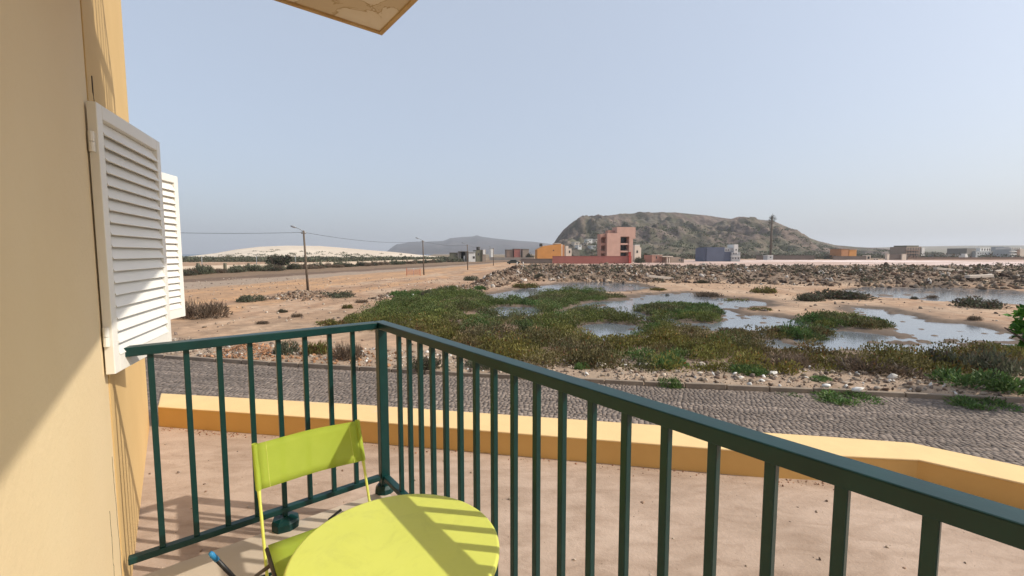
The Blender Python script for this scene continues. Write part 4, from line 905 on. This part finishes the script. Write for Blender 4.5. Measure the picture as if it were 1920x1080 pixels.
# pale wall along the dune with piers
pw = empty('pale_long_wall', (-50, 100, 0)); tag(pw, 'long pale low wall with short piers between the road shrubs and the dune', 'wall')
b = MB(); w0 = np.array([-70, 45, 0.0]); w1 = np.array([-28, 190, 0.0]); w0[0] = L(45, -57, 75, .25); w1[0] = L(190, -57, 75, .25)
b.bar(w0+np.array([0, 0, .6]), w1+np.array([0, 0, .6]), .25, 1.2); b.build('wall_body', M['dunewall'], pw)
for k, y in enumerate(np.r_[np.arange(62, 118, 5.3), np.arange(118, 190, 7.2)]):
    x = L(y, -57, 75, .25)+.3; h = random.uniform(1.35, 1.75); MB().box(x-.2, y-.2, 0, x+.2, y+.2, h).build('pier', M['olive'], pw)
for k, y in enumerate((80, 92, 103)): cyl('fence_post', (L(y, -58, 75, .25), y, 0), (L(y, -58, 75, .25), y, 3.0), .06, .05, M['steel'], pw)

# ------------------------------------------------------------------ buildings
def mk(name, label, x, y, cat='house'): r = empty(name, (x, y, 0)); tag(r, label, cat); return r
def slabbox(r, name, u0, u1, vt, Y, depth, mat, vb=None, rot=0, lift=0):
    x0, x1 = xat(u0, Y), xat(u1, Y); zt = hz(vt, Y); zb = -.3 if vb is None else hz(vb, Y)
    b = MB(); b.box(x0, Y+lift, zb, x1, Y+depth, zt); return b.build(name, mat, r)
def window(r, u0, u1, vt, vb, Y, mat=None, fr=.12, frm=None, cut=.05):
    x0, x1 = xat(u0, Y), xat(u1, Y); z1, z0 = hz(vt, Y), hz(vb, Y); b = MB()
    b.box(x0-fr, Y-cut, z0-fr, x0, Y+.02, z1+fr); b.box(x1, Y-cut, z0-fr, x1+fr, Y+.02, z1+fr); b.box(x0, Y-cut, z1, x1, Y+.02, z1+fr); b.box(x0, Y-cut, z0-fr, x1, Y+.02, z0)
    w = b.build('window', frm or M['concrete'], r); p = MB().box(x0, Y-.015, z0, x1, Y+.03, z1).build('pane', mat or M['glass'], r)
    p.data.transform(r.matrix_basis); p.data.transform(w.matrix_basis.inverted()); p.parent = w; p.data.transform(r.matrix_basis.inverted())
    return w
# tall pink building
Y = 170; r = mk('pink_apartment_building', 'tall unfinished pink apartment building in front of the rocky hill', xat(1160, Y), Y, 'building')
slabbox(r, 'tower_wall', 1156, 1163, 425.5, Y, 5, M['pink']); slabbox(r, 'lintel', 1163, 1180.5, 425.6, Y, 5, M['pink'], 443.5)
slabbox(r, 'tower_wall', 1180.5, 1188, 425.5, Y, 5, M['pink']); slabbox(r, 'upper_wall', 1188, 1192.5, 425.8, Y, 5, M['pink'], 447)
slabbox(r, 'front_wall', 1137, 1156, 437, Y, 5, M['pink']); slabbox(r, 'roof_wall', 1140, 1156, 432, Y+2, 3, M['pinkdark'], 437)
slabbox(r, 'side_wall', 1125, 1137, 439, Y+1.5, 3.5, M['pinkdark'], 445); slabbox(r, 'side_column', 1125, 1126.5, 445, Y+1.5, 3.4, M['pinkdark']); slabbox(r, 'side_back', 1126.5, 1137, 445, Y+3.5, 1.4, M['pinkdark'])  # shaded left side: darker pink puts the shade into the colour
for vv in (455.5, 470, 484): slabbox(r, 'side_parapet', 1126.5, 1137, vv, Y+1.6, 1, M['pinkdark'], vv+5)
slabbox(r, 'recess_wall', 1163, 1180.5, 443.5, Y+3, 1.9, M['brick'])
for vv in (456, 470, 484): slabbox(r, 'balcony', 1163.5, 1180, vv, Y+.2, 2.7, M['pink'], vv+3)
for vv in (445, 459, 473): 
    x0 = xat(1166.5, Y+3); x1 = xat(1176, Y+3); MB().box(x0, Y+2.9, hz(vv+10, Y+3), x1, Y+3.05, hz(vv+1, Y+3)).build('window', M['glass'], r)
# orange house
Y = 200; r = mk('orange_house', 'bright orange house left of the tall pink building', xat(1030, Y), Y)
x0, x1, xa = xat(1007, Y), xat(1053, Y), xat(1021, Y); zt = hz(457, Y); b = MB()
b.add([(x0, Y, -.3), (x1, Y, -.3), (x1, Y, zt), (xa, Y, hz(461, Y)), (x0, Y, hz(468, Y)), (x0, Y+5, -.3), (x1, Y+5, -.3), (x1, Y+5, zt), (xa, Y+5, hz(461, Y)), (x0, Y+5, hz(468, Y))],
      [(0, 1, 2, 3, 4), (9, 8, 7, 6, 5), (0, 5, 6, 1), (1, 6, 7, 2), (2, 7, 8, 3), (3, 8, 9, 4), (4, 9, 5, 0)])
b.build('wall', M['orange'], r); slabbox(r, 'side_wing', 1053.3, 1055.5, 457.5, Y+.3, 4, M['cream']); slabbox(r, 'side_wing', 1055.6, 1060, 459, Y+1, 4, M['orangewall'])
slabbox(r, 'roof_edge', 1040, 1052, 455.8, Y-.1, 4, M['cream'], 457); window(r, 1037, 1039, 468.5, 470.5, Y, None, .1, M['orangewall'])
slabbox(r, 'water_tank', 1014, 1018, 456.5, Y+2, 2, M['darkc'], 462)
# walls
def longwall(name, label, u0, Y0, u1, Y1, vt, mat, th=.3, parts=None):
    p = np.array([xat(u0, Y0), Y0, 0]); q = np.array([xat(u1, Y1), Y1, 0]); r = mk(name, label, *(((p+q)/2)[:2]), 'wall'); h = hz(vt, Y0)
    b = MB(); b.bar(p+np.array([0, 0, h/2-.1]), q+np.array([0, 0, h/2-.1]), th, h+.2); b.build('wall_body', mat, r)
    b = MB(); b.bar(p+np.array([0, 0, h+.05]), q+np.array([0, 0, h+.05]), th+.1, .1); b.build('coping', mat, r); return r
longwall('red_boundary_wall', 'long dull red boundary wall in front of the tall pink building', 1036, 150, 1184, 150, 480.6, M['redwall'])
longwall('grey_boundary_wall', 'low grey wall continuing left of the red boundary wall', 976, 150, 1035.6, 150.2, 485.4, M['greywall'])
rw = mk('red_gate_pillar', 'bright red pillar at the right end of the red boundary wall', xat(1181, 149.5), 149.5, 'pillar'); M['redpaint'] = simple('red_paint', (.50, .09, .07), None, 3, .8)
slabbox(rw, 'pillar_shaft', 1179.5, 1183, 473, 149.3, .7, M['redpaint']); slabbox(rw, 'pillar_cap', 1179, 1183.5, 472.4, 149.2, .9, M['redpaint'], 473)
# cream house right of the pink building
Y = 190; r = mk('cream_house', 'pale cream house just right of the tall pink building', xat(1197, Y), Y); slabbox(r, 'wall', 1189, 1200, 459.5, Y, 9, M['cream']); slabbox(r, 'wall', 1200.1, 1203.5, 464, Y+.6, 8, M['cream']); window(r, 1193, 1195.5, 470, 474, Y); slabbox(r, 'roof_parapet', 1189, 1200, 459, Y-.08, .3, M['whitewash'], 460.3)
# white pink house beside the orange one
Y = 215; r = mk('white_house', 'small whitish pink house touching the orange house', xat(1067, Y), Y); slabbox(r, 'wall', 1060.5, 1072, 466, Y, 9, M['cream']); slabbox(r, 'upper_floor', 1060.5, 1066, 461, Y+.5, 6, M['cream'], 466); window(r, 1067, 1069, 470, 474, Y)
# houses on the foot of the hill
for k, (u0, u1, vt, vb, Y, mt, lb) in enumerate([(1077, 1087, 454.5, 461, 395, 'cream', 'leftmost small pale house on the hill foot'), (1084, 1091, 459.5, 464, 375, 'whitewash', 'small white house below the leftmost pale one on the hill foot'), (1101, 1112, 448.5, 452.5, 420, 'whitewash', 'highest white house on the hill foot left of the pink building'),
                                                 (1100, 1109, 455, 459, 390, 'cream', 'middle pale house on the hill foot'), (1108, 1118, 461, 466, 372, 'palegrey', 'low greyish house nearest the pink building on the hill foot'), (1117, 1120, 449, 458, 400, 'cream', 'narrow tall pale house behind the left side of the pink building')]):
    r = mk('hillside_house', lb, xat(u0, Y), Y); slabbox(r, 'wall', u0, u1, vt, Y, 7, M[mt], vb+8); slabbox(r, 'roof', u0-.5, u1+.5, vt-.7, Y-.3, 7.6, M['whitewash'], vt); window(r, (u0+u1)/2-.8, (u0+u1)/2+.8, vt+1.5, vt+3.2, Y)
# pink ruin
Y = 165; r = mk('pink_ruin', 'small roofless pink house with a pale porch and pillars', xat(1240, Y), Y)
slabbox(r, 'wall', 1221, 1242, 478.3, Y, 6, M['ruinpink']); slabbox(r, 'roof_edge', 1220.5, 1242.5, 477.4, Y-.2, .5, M['cream'], 478.3); slabbox(r, 'porch_roof', 1240, 1262, 480.2, Y-2.2, 3, M['cream'], 481.7)
slabbox(r, 'porch_wall', 1242.2, 1249, 482, Y-.1, 3, M['brick'])
for u in (1249.5, 1254): slabbox(r, 'pillar', u, u+1.6, 481.7, Y-2, .5, M['cream'])
slabbox(r, 'ruined_wall', 1259, 1280, 482.4, Y, 4, M['tan']); slabbox(r, 'ruined_wall', 1280.2, 1288, 484.5, Y+.2, 4, M['greywall'])
for u in (1229, 1252): window(r, u, u+2, 481, 484.6, Y-(.12 if u > 1242 else 0), None, .08)
for u in (1277, 1282.5): window(r, u, u+1.6, 486, 489.5, Y if u < 1280 else Y+.2, None, .08)
# blue grey house with white tower
Y = 190; r = mk('blue_grey_building', 'blue grey block with a white stair tower in front of the rocky hill', xat(1350, Y), Y, 'building')
slabbox(r, 'side_wall', 1320, 1325, 465, Y+.5, 9, M['bluegrey']); slabbox(r, 'wall', 1325, 1358, 463.5, Y, 10, M['bluegrey']); slabbox(r, 'front_wall', 1358.1, 1376, 472, Y+.3, 9, M['bluegrey'])
slabbox(r, 'upper_floor', 1358.1, 1376, 464.5, Y+.35, 8, M['palegrey'], 472); slabbox(r, 'white_tower', 1376.2, 1383.5, 458.3, Y-.6, 6, M['whitewash'], 476); slabbox(r, 'tower_base', 1371.8, 1388, 472.5, Y-.55, 6, M['palegrey']); slabbox(r, 'tower_base_band', 1371.6, 1388.4, 479.5, Y-.7, 1, M['whitewash'], 481)
for u, v in ((1360, 467), (1364, 467)): window(r, u, u+1.8, v, v+4, Y+.35, None, .1, M['whitewash'])
for (u, v) in ((1379, 467), (1379, 474.3), (1375, 474.3)): window(r, u, u+1.8, v, v+2.6, Y-.6, None, .08, M['palegrey'])
for u in (1373.5, 1378.5, 1384): window(r, u, u+2, 482.5, 486, Y-.55, None, .08, M['whitewash'])
# palm shaped phone mast
Y = 290; xm = xat(1444.5, Y); r = mk('palm_mast', 'tall phone mast disguised as a palm tree before the right end of the hill', xm, Y, 'mast'); ztop = hz(405, Y)
cyl('trunk', (xm, Y, -.3), (xm, Y, ztop), .75, .5, M['pole'], r, 10)
rs = np.random.default_rng(3); nl = 150; zz = rs.uniform(hz(421, Y), hz(402.5, Y), nl); a = rs.uniform(0, 6.3, nl); tl = 1-(zz-zz.min())/(zz.max()-zz.min())
P = np.c_[np.cos(a)*.3, np.sin(a)*.3, zz-ztop*0]; D = np.c_[np.cos(a), np.sin(a), rs.uniform(-.1, .8, nl)]
V, F, cc = leaves(P, D, rs.uniform(1.3, 3.0, nl)*(.35+.75*np.minimum(tl*2, 1)), np.full(nl, .26), pick('dark', nl, rs)*1.1, rs); link_mesh('fronds', np_mesh('fronds', V, F, M['leaf'], cc), r)
cyl('antenna', (xm+.2, Y, ztop), (xm+.2, Y, hz(399.5, Y)), .12, .06, M['steel'], r)
Y = 238; r = mk('white_kiosk', 'small whitish cabin at the foot of the palm shaped mast', xat(1444, Y), Y, 'cabin'); slabbox(r, 'wall', 1438.5, 1451, 479.2, Y, 3, M['palegrey']); slabbox(r, 'roof', 1438, 1451.5, 478.6, Y-.15, 3.3, M['whitewash'], 479.2); window(r, 1444, 1446.5, 481.5, 483.5, Y, None, .1)
longwall('brown_boundary_wall', 'brown boundary wall behind the white cabin', 1418, 245, 1527, 243, 479.2, M['greywall'])
longwall('grey_stone_wall', 'grey boundary wall below the small orange house at right', 1562, 243, 1624, 243, 480.5, M['greywall'])
Y = 262; r = mk('orange_cottage', 'low orange brown house behind the grey wall in the right background', xat(1590, Y), Y); slabbox(r, 'wall', 1576, 1591, 466.8, Y, 8, M['orangewall']); slabbox(r, 'wall', 1592.5, 1608, 468, Y+.1, 8, M['orange']); slabbox(r, 'doorway', 1591, 1592.5, 469, Y+.8, 6, M['darkc']); slabbox(r, 'roof', 1575.5, 1608.5, 466, Y-.2, 8.6, M['tan'], 467.1)
Y = 246; r = mk('cream_gatehouse', 'small cream gatehouse with openings between the grey walls', xat(1635, Y), Y, 'cabin'); slabbox(r, 'wall', 1625, 1633, 478.5, Y, 3, M['cream']); slabbox(r, 'annex', 1637, 1648, 484, Y, 3, M['cream']); window(r, 1627.5, 1630.5, 481, 485, Y); 
for u in (1639, 1644): window(r, u, u+2, 485.5, 488, Y)
longwall('stone_yard_wall', 'greyish brown yard wall with two pale ends left of the three storey block', 1662, 240, 1702, 240, 477, M['greywall'])
for u, lb in ((1664, 'pale gate pier at the left end of the yard wall'), (1692, 'broad pale gate pier at the right end of the yard wall')):
    r = mk('gate_pier', lb, xat(u, 239), 239, 'pillar'); slabbox(r, 'shaft', u, u+(5 if u < 1670 else 10), 476.6, 239.2, 1.2, M['cream']); slabbox(r, 'cap', u-.4, u+(5.4 if u < 1670 else 10.4), 476, 239.1, 1.4, M['cream'], 476.6)
# three storey block
Y = 275; r = mk('brown_apartment_block', 'brown three storey apartment block with a white end wall', xat(1715, Y), Y, 'building')
slabbox(r, 'wall', 1695, 1726, 463, Y, 10, M['tan']); slabbox(r, 'roof', 1697, 1724, 460.3, Y+1, 8, M['olive'], 463); slabbox(r, 'end_wall', 1730, 1737, 464.5, Y-.3, 8, M['whitewash'], 480); slabbox(r, 'stair_wall', 1726.1, 1729.9, 462.6, Y+.4, 8, M['tan'])
for vv in (465.5, 471, 476.5):
    slabbox(r, 'balcony_band', 1694.5, 1724, vv+2.6, Y-.8, .9, M['brick'], vv+4.8)
    for u in (1698, 1704, 1710, 1716, 1721): window(r, u, u+2.2, vv, vv+2.3, Y, None, .1)
Y = 300; r = mk('long_pale_shed', 'long low pale grey shed between the brown block and the grey building', xat(1780, Y), Y, 'shed'); slabbox(r, 'wall', 1752, 1801, 477.6, Y, 8, M['palegrey']); slabbox(r, 'roof', 1751.5, 1801.5, 477, Y-.3, 8.6, M['concrete'], 477.7)
longwall('dark_boundary_wall', 'long dark wall along the far edge of the salt flat at right', 1703, 250, 1930, 250, 482.8, M['brick'])
Y = 256; r = mk('white_hut', 'small bright white stepped hut before the grey building', xat(1806, Y), Y, 'hut'); slabbox(r, 'wall', 1802.5, 1810, 479, Y-4.5, 3, M['whitewash']); slabbox(r, 'upper_floor', 1803.5, 1808, 475.6, Y-4.3, 2, M['whitewash'], 479)
Y = 320; r = mk('grey_apartment_block', 'grey two storey building with rows of dark windows at the right', xat(1848, Y), Y, 'building')
slabbox(r, 'rear_wing', 1802, 1826, 465.7, Y+2, 12, M['concrete']); slabbox(r, 'wall', 1822, 1872, 471, Y, 12, M['palegrey']); slabbox(r, 'upper_floor', 1840, 1868, 464.5, Y+4, 8, M['whitewash'], 471)
for u in (1827, 1833.5, 1839.5, 1846, 1857, 1864.5):
    for vv in (473.5, 479): window(r, u, u+2.6, vv, vv+2.6, Y, None, .12, M['whitewash'])
for u in (1844, 1851, 1858, 1864): window(r, u, u+2.4, 466, 469.5, Y+4, None, .12)
Y = 330; r = mk('pale_tower_house', 'narrow grey tower like house with a white upper room', xat(1884, Y), Y, 'building'); slabbox(r, 'wall', 1874, 1880, 473, Y, 9, M['palegrey']); slabbox(r, 'upper_room', 1875, 1880.5, 470.5, Y-.4, 5, M['whitewash'], 473.5); slabbox(r, 'tower', 1881.5, 1891, 462.5, Y+1, 9, M['palegrey']); window(r, 1876.5, 1878.5, 475, 478, Y)
Y = 310; r = mk('white_banded_building', 'white building with banded balconies at the right edge', xat(1905, Y), Y, 'building'); slabbox(r, 'wall', 1893, 1907, 467, Y+1, 10, M['palegrey']); slabbox(r, 'upper_floor', 1894, 1917, 464.3, Y+.5, 9, M['whitewash'], 467.5); slabbox(r, 'side_wall', 1907.2, 1914, 469, Y, 9, M['brick']); slabbox(r, 'side_wall', 1914.2, 1932, 466.5, Y+.4, 9, M['cream'])
for vv in (470.5, 475.5, 480): slabbox(r, 'balcony_band', 1893, 1906.5, vv, Y-.2, 1.3, M['whitewash'], vv+2)
for u in (1896, 1901, 1906, 1911): window(r, u, u+1.6, 465, 466.8, Y+.5, None, .1)
# small houses by the road at left
Y = 185; r = mk('grey_shed', 'low olive grey shed at the left end of the roadside houses', xat(852, Y), Y, 'shed'); slabbox(r, 'wall', 843, 858.5, 474.2, Y, 7, M['olive']); slabbox(r, 'roof', 842.6, 858.6, 473.4, Y-.2, 7.4, M['concrete'], 474.2); window(r, 856, 857.6, 476, 479, Y)
r = mk('dark_open_shed', 'dark open fronted shed between the grey shed and the white one', xat(868, Y), Y, 'shed'); slabbox(r, 'wall', 859, 864, 472, Y, 7, M['concrete']); slabbox(r, 'wall', 872.5, 877.5, 472, Y, 7, M['concrete']); slabbox(r, 'roof', 858.8, 877.5, 471, Y-.4, 7.6, M['concrete'], 472); slabbox(r, 'back_wall', 864, 872.5, 472, Y+4, 3, M['darkc']); slabbox(r, 'white_door', 869.3, 871.6, 479.5, Y+.3, .2, M['whitewash'])
r = mk('white_shed', 'small white building behind the third lamp post', xat(885, Y), Y, 'shed'); slabbox(r, 'wall', 878.3, 891, 473, Y-.4, 7, M['whitewash']); slabbox(r, 'roof', 878, 891.4, 471.5, Y-.7, 7.4, M['palegrey'], 473); window(r, 886.5, 889.5, 481, 484.5, Y-.4)
Y = 186; r = mk('tan_house', 'tan house with a dark water tank on its roof at the roadside', xat(902, Y), Y); slabbox(r, 'wall', 892.5, 904, 469, Y, 8, M['olive']); slabbox(r, 'wall', 904.1, 910.5, 468.2, Y-.4, 8, M['tan']); slabbox(r, 'white_wall', 905, 909.5, 468.1, Y-.6, .3, M['whitewash'], 477)
x = xat(898, Y); b = MB(); z0 = hz(469, Y); b.lathe([(.75, z0), (.78, z0+.1), (.78, z0+1.2), (.6, z0+1.4), (.2, z0+1.5)], 14, (x, Y+2, 0)); b.build('water_tank', M['darkc'], r, smooth=True); window(r, 896, 898, 475, 479, Y)
Y = 300; r = mk('tiny_white_house', 'tiny white house far behind the fourth lamp post', xat(923, Y), Y); slabbox(r, 'wall', 920.5, 926, 466.5, Y, 6, M['whitewash']); slabbox(r, 'roof', 920.2, 926.3, 465.8, Y-.2, 6.4, M['palegrey'], 466.5)
longwall('long_pale_far_wall', 'pale wall beside the far road left of the orange house', 918, 235, 1002, 215, 482.5, M['dunewall'])
for k, (u0, u1, vt, lb, mt) in enumerate([(950, 962, 468.5, 'low brown house in the far settlement, leftmost', 'brick'), (964, 976, 467, 'low red roofed house in the middle of the far settlement', 'redwall'), (980, 992, 467.5, 'pale roofed house in the far settlement nearest the orange house', 'tan')]):
    Y = 330; r = mk('far_house', lb, xat(u0, Y), Y); slabbox(r, 'wall', u0, u1, vt, Y, 8, M[mt]); slabbox(r, 'roof', u0-.4, u1+.4, vt-.8, Y-.3, 8.6, M['concrete'], vt)
# abandoned lorry shaped dark thing by the road end: parked car
def car(label, u, Y, mat, ln=4.2):
    x = xat(u, Y); r = mk('parked_car', label, x, Y, 'car'); zb = 0
    side = [(-2.1, .35), (-2.1, .8), (-1.5, .95), (-.9, 1.42), (.7, 1.45), (1.3, .98), (2.05, .82), (2.1, .35)]
    b = MB(); n = len(side); b.add([(x+a, Y+s, zb+h) for s in (-.85, .85) for a, h in side], [tuple(range(n)), tuple(range(n, 2*n))[::-1]]+[((i+1) % n, i, n+i, n+(i+1) % n) for i in range(n)]); b.build('body', mat, r, .06)
    b = MB(); b.add([(x+a, Y+s, zb+h) for s in (-.86, .86) for a, h in ((-1.3, .98), (-.82, 1.36), (.62, 1.38), (1.1, .98))], [(0, 1, 2, 3)[::-1], (4, 5, 6, 7), (0, 4, 5, 1), (1, 5, 6, 2), (2, 6, 7, 3), (3, 7, 4, 0)]); b.build('window', M['glass'], r)
    for sx in (-1.3, 1.3):
        for sy in (-.8, .8): b = MB(); b.tube([(x+sx, Y+sy-.1, zb+.32), (x+sx, Y+sy+.1, zb+.32)], .32, 12); b.build('wheel', M['black'], r)
M['carpaint'] = simple('dark_car_paint', (.05, .06, .05), None, 3, .35)
car('dark car parked at the end of the dirt road by the grey wall', 963, 140, M['carpaint'])
for k, (u, lb) in enumerate(((969.5, 'left white bollard beside the dark parked car'), (981, 'right white bollard beside the dark parked car'))):
    g_ = ground(u, 498.3); r = mk('white_bollard', lb, g_[0], g_[1], 'bollard'); cyl('post', (g_[0], g_[1], 0), (g_[0], g_[1], 1.0), .14, .12, M['whitewash'], r); cyl('cap', (g_[0], g_[1], 1.0), (g_[0], g_[1], 1.08), .16, .1, M['whitewash'], r)
for nm, dg in (('pink_apartment_building', 9), ('orange_house', 9), ('cream_house', 16), ('white_house', 14), ('hillside_house', 16), ('pink_ruin', 12), ('brown_apartment_block', 10), ('orange_cottage', 8), ('grey_apartment_block', 14),
               ('white_banded_building', 10), ('tan_house', 14), ('white_shed', 12), ('grey_shed', 8), ('white_kiosk', 14), ('gate_pier', 12), ('long_pale_shed', 6), ('tiny_white_house', 14), ('far_house', 10), ('white_hut', 12)):
    for o in list(bpy.data.objects):
        if o.type == 'EMPTY' and o.name.split('.')[0] == nm: o.rotation_euler.z = math.radians(dg)
# long pale beams lying on the rubble bank
for k, (u, v, a, ln, lb) in enumerate([(1241, 523, -.5, 3.4, 'pale concrete beam lying on the rubble bank below the pink ruin'), (1782, 520, -.5, 4.2, 'long pale beam lying on the right part of the rubble bank'), (1838, 531, .1, 3.0, 'pale slab at the foot of the right rubble bank'), (1872, 518, .05, 2.2, 'short pale slab high on the right rubble bank')]):
    g_ = ground(u, v+5); zz = float(ground_z(np.array([g_[0]]), np.array([g_[1]]))[0]); b = MB(); c = np.array([g_[0], g_[1], zz+.35]); b.bar(c-np.array([ln/2, 0, a*.4]), c+np.array([ln/2, .4, a*.4]), .5, .3); tag(b.build('concrete_beam', M['cream'], None, .03), lb, 'beam')

# ------------------------------------------------------------------ haze
HAZE = 1.95e-4
if HAZE:
    hb = MB().box(-9500, -400, -5.5, 9500, 14500, 260).build('haze', bpy.data.materials.new('haze_air')); hb['kind'] = 'stuff'
    m = hb.data.materials[0]; m.use_nodes = True; nt = m.node_tree; nt.nodes.remove(nt.nodes['Principled BSDF'])
    pv = nt.nodes.new('ShaderNodeVolumePrincipled'); pv.inputs['Color'].default_value = (.86, .90, .96, 1); pv.inputs['Density'].default_value = HAZE; pv.inputs['Anisotropy'].default_value = .2
    nt.links.new(pv.outputs[0], nt.nodes['Material Output'].inputs['Volume'])
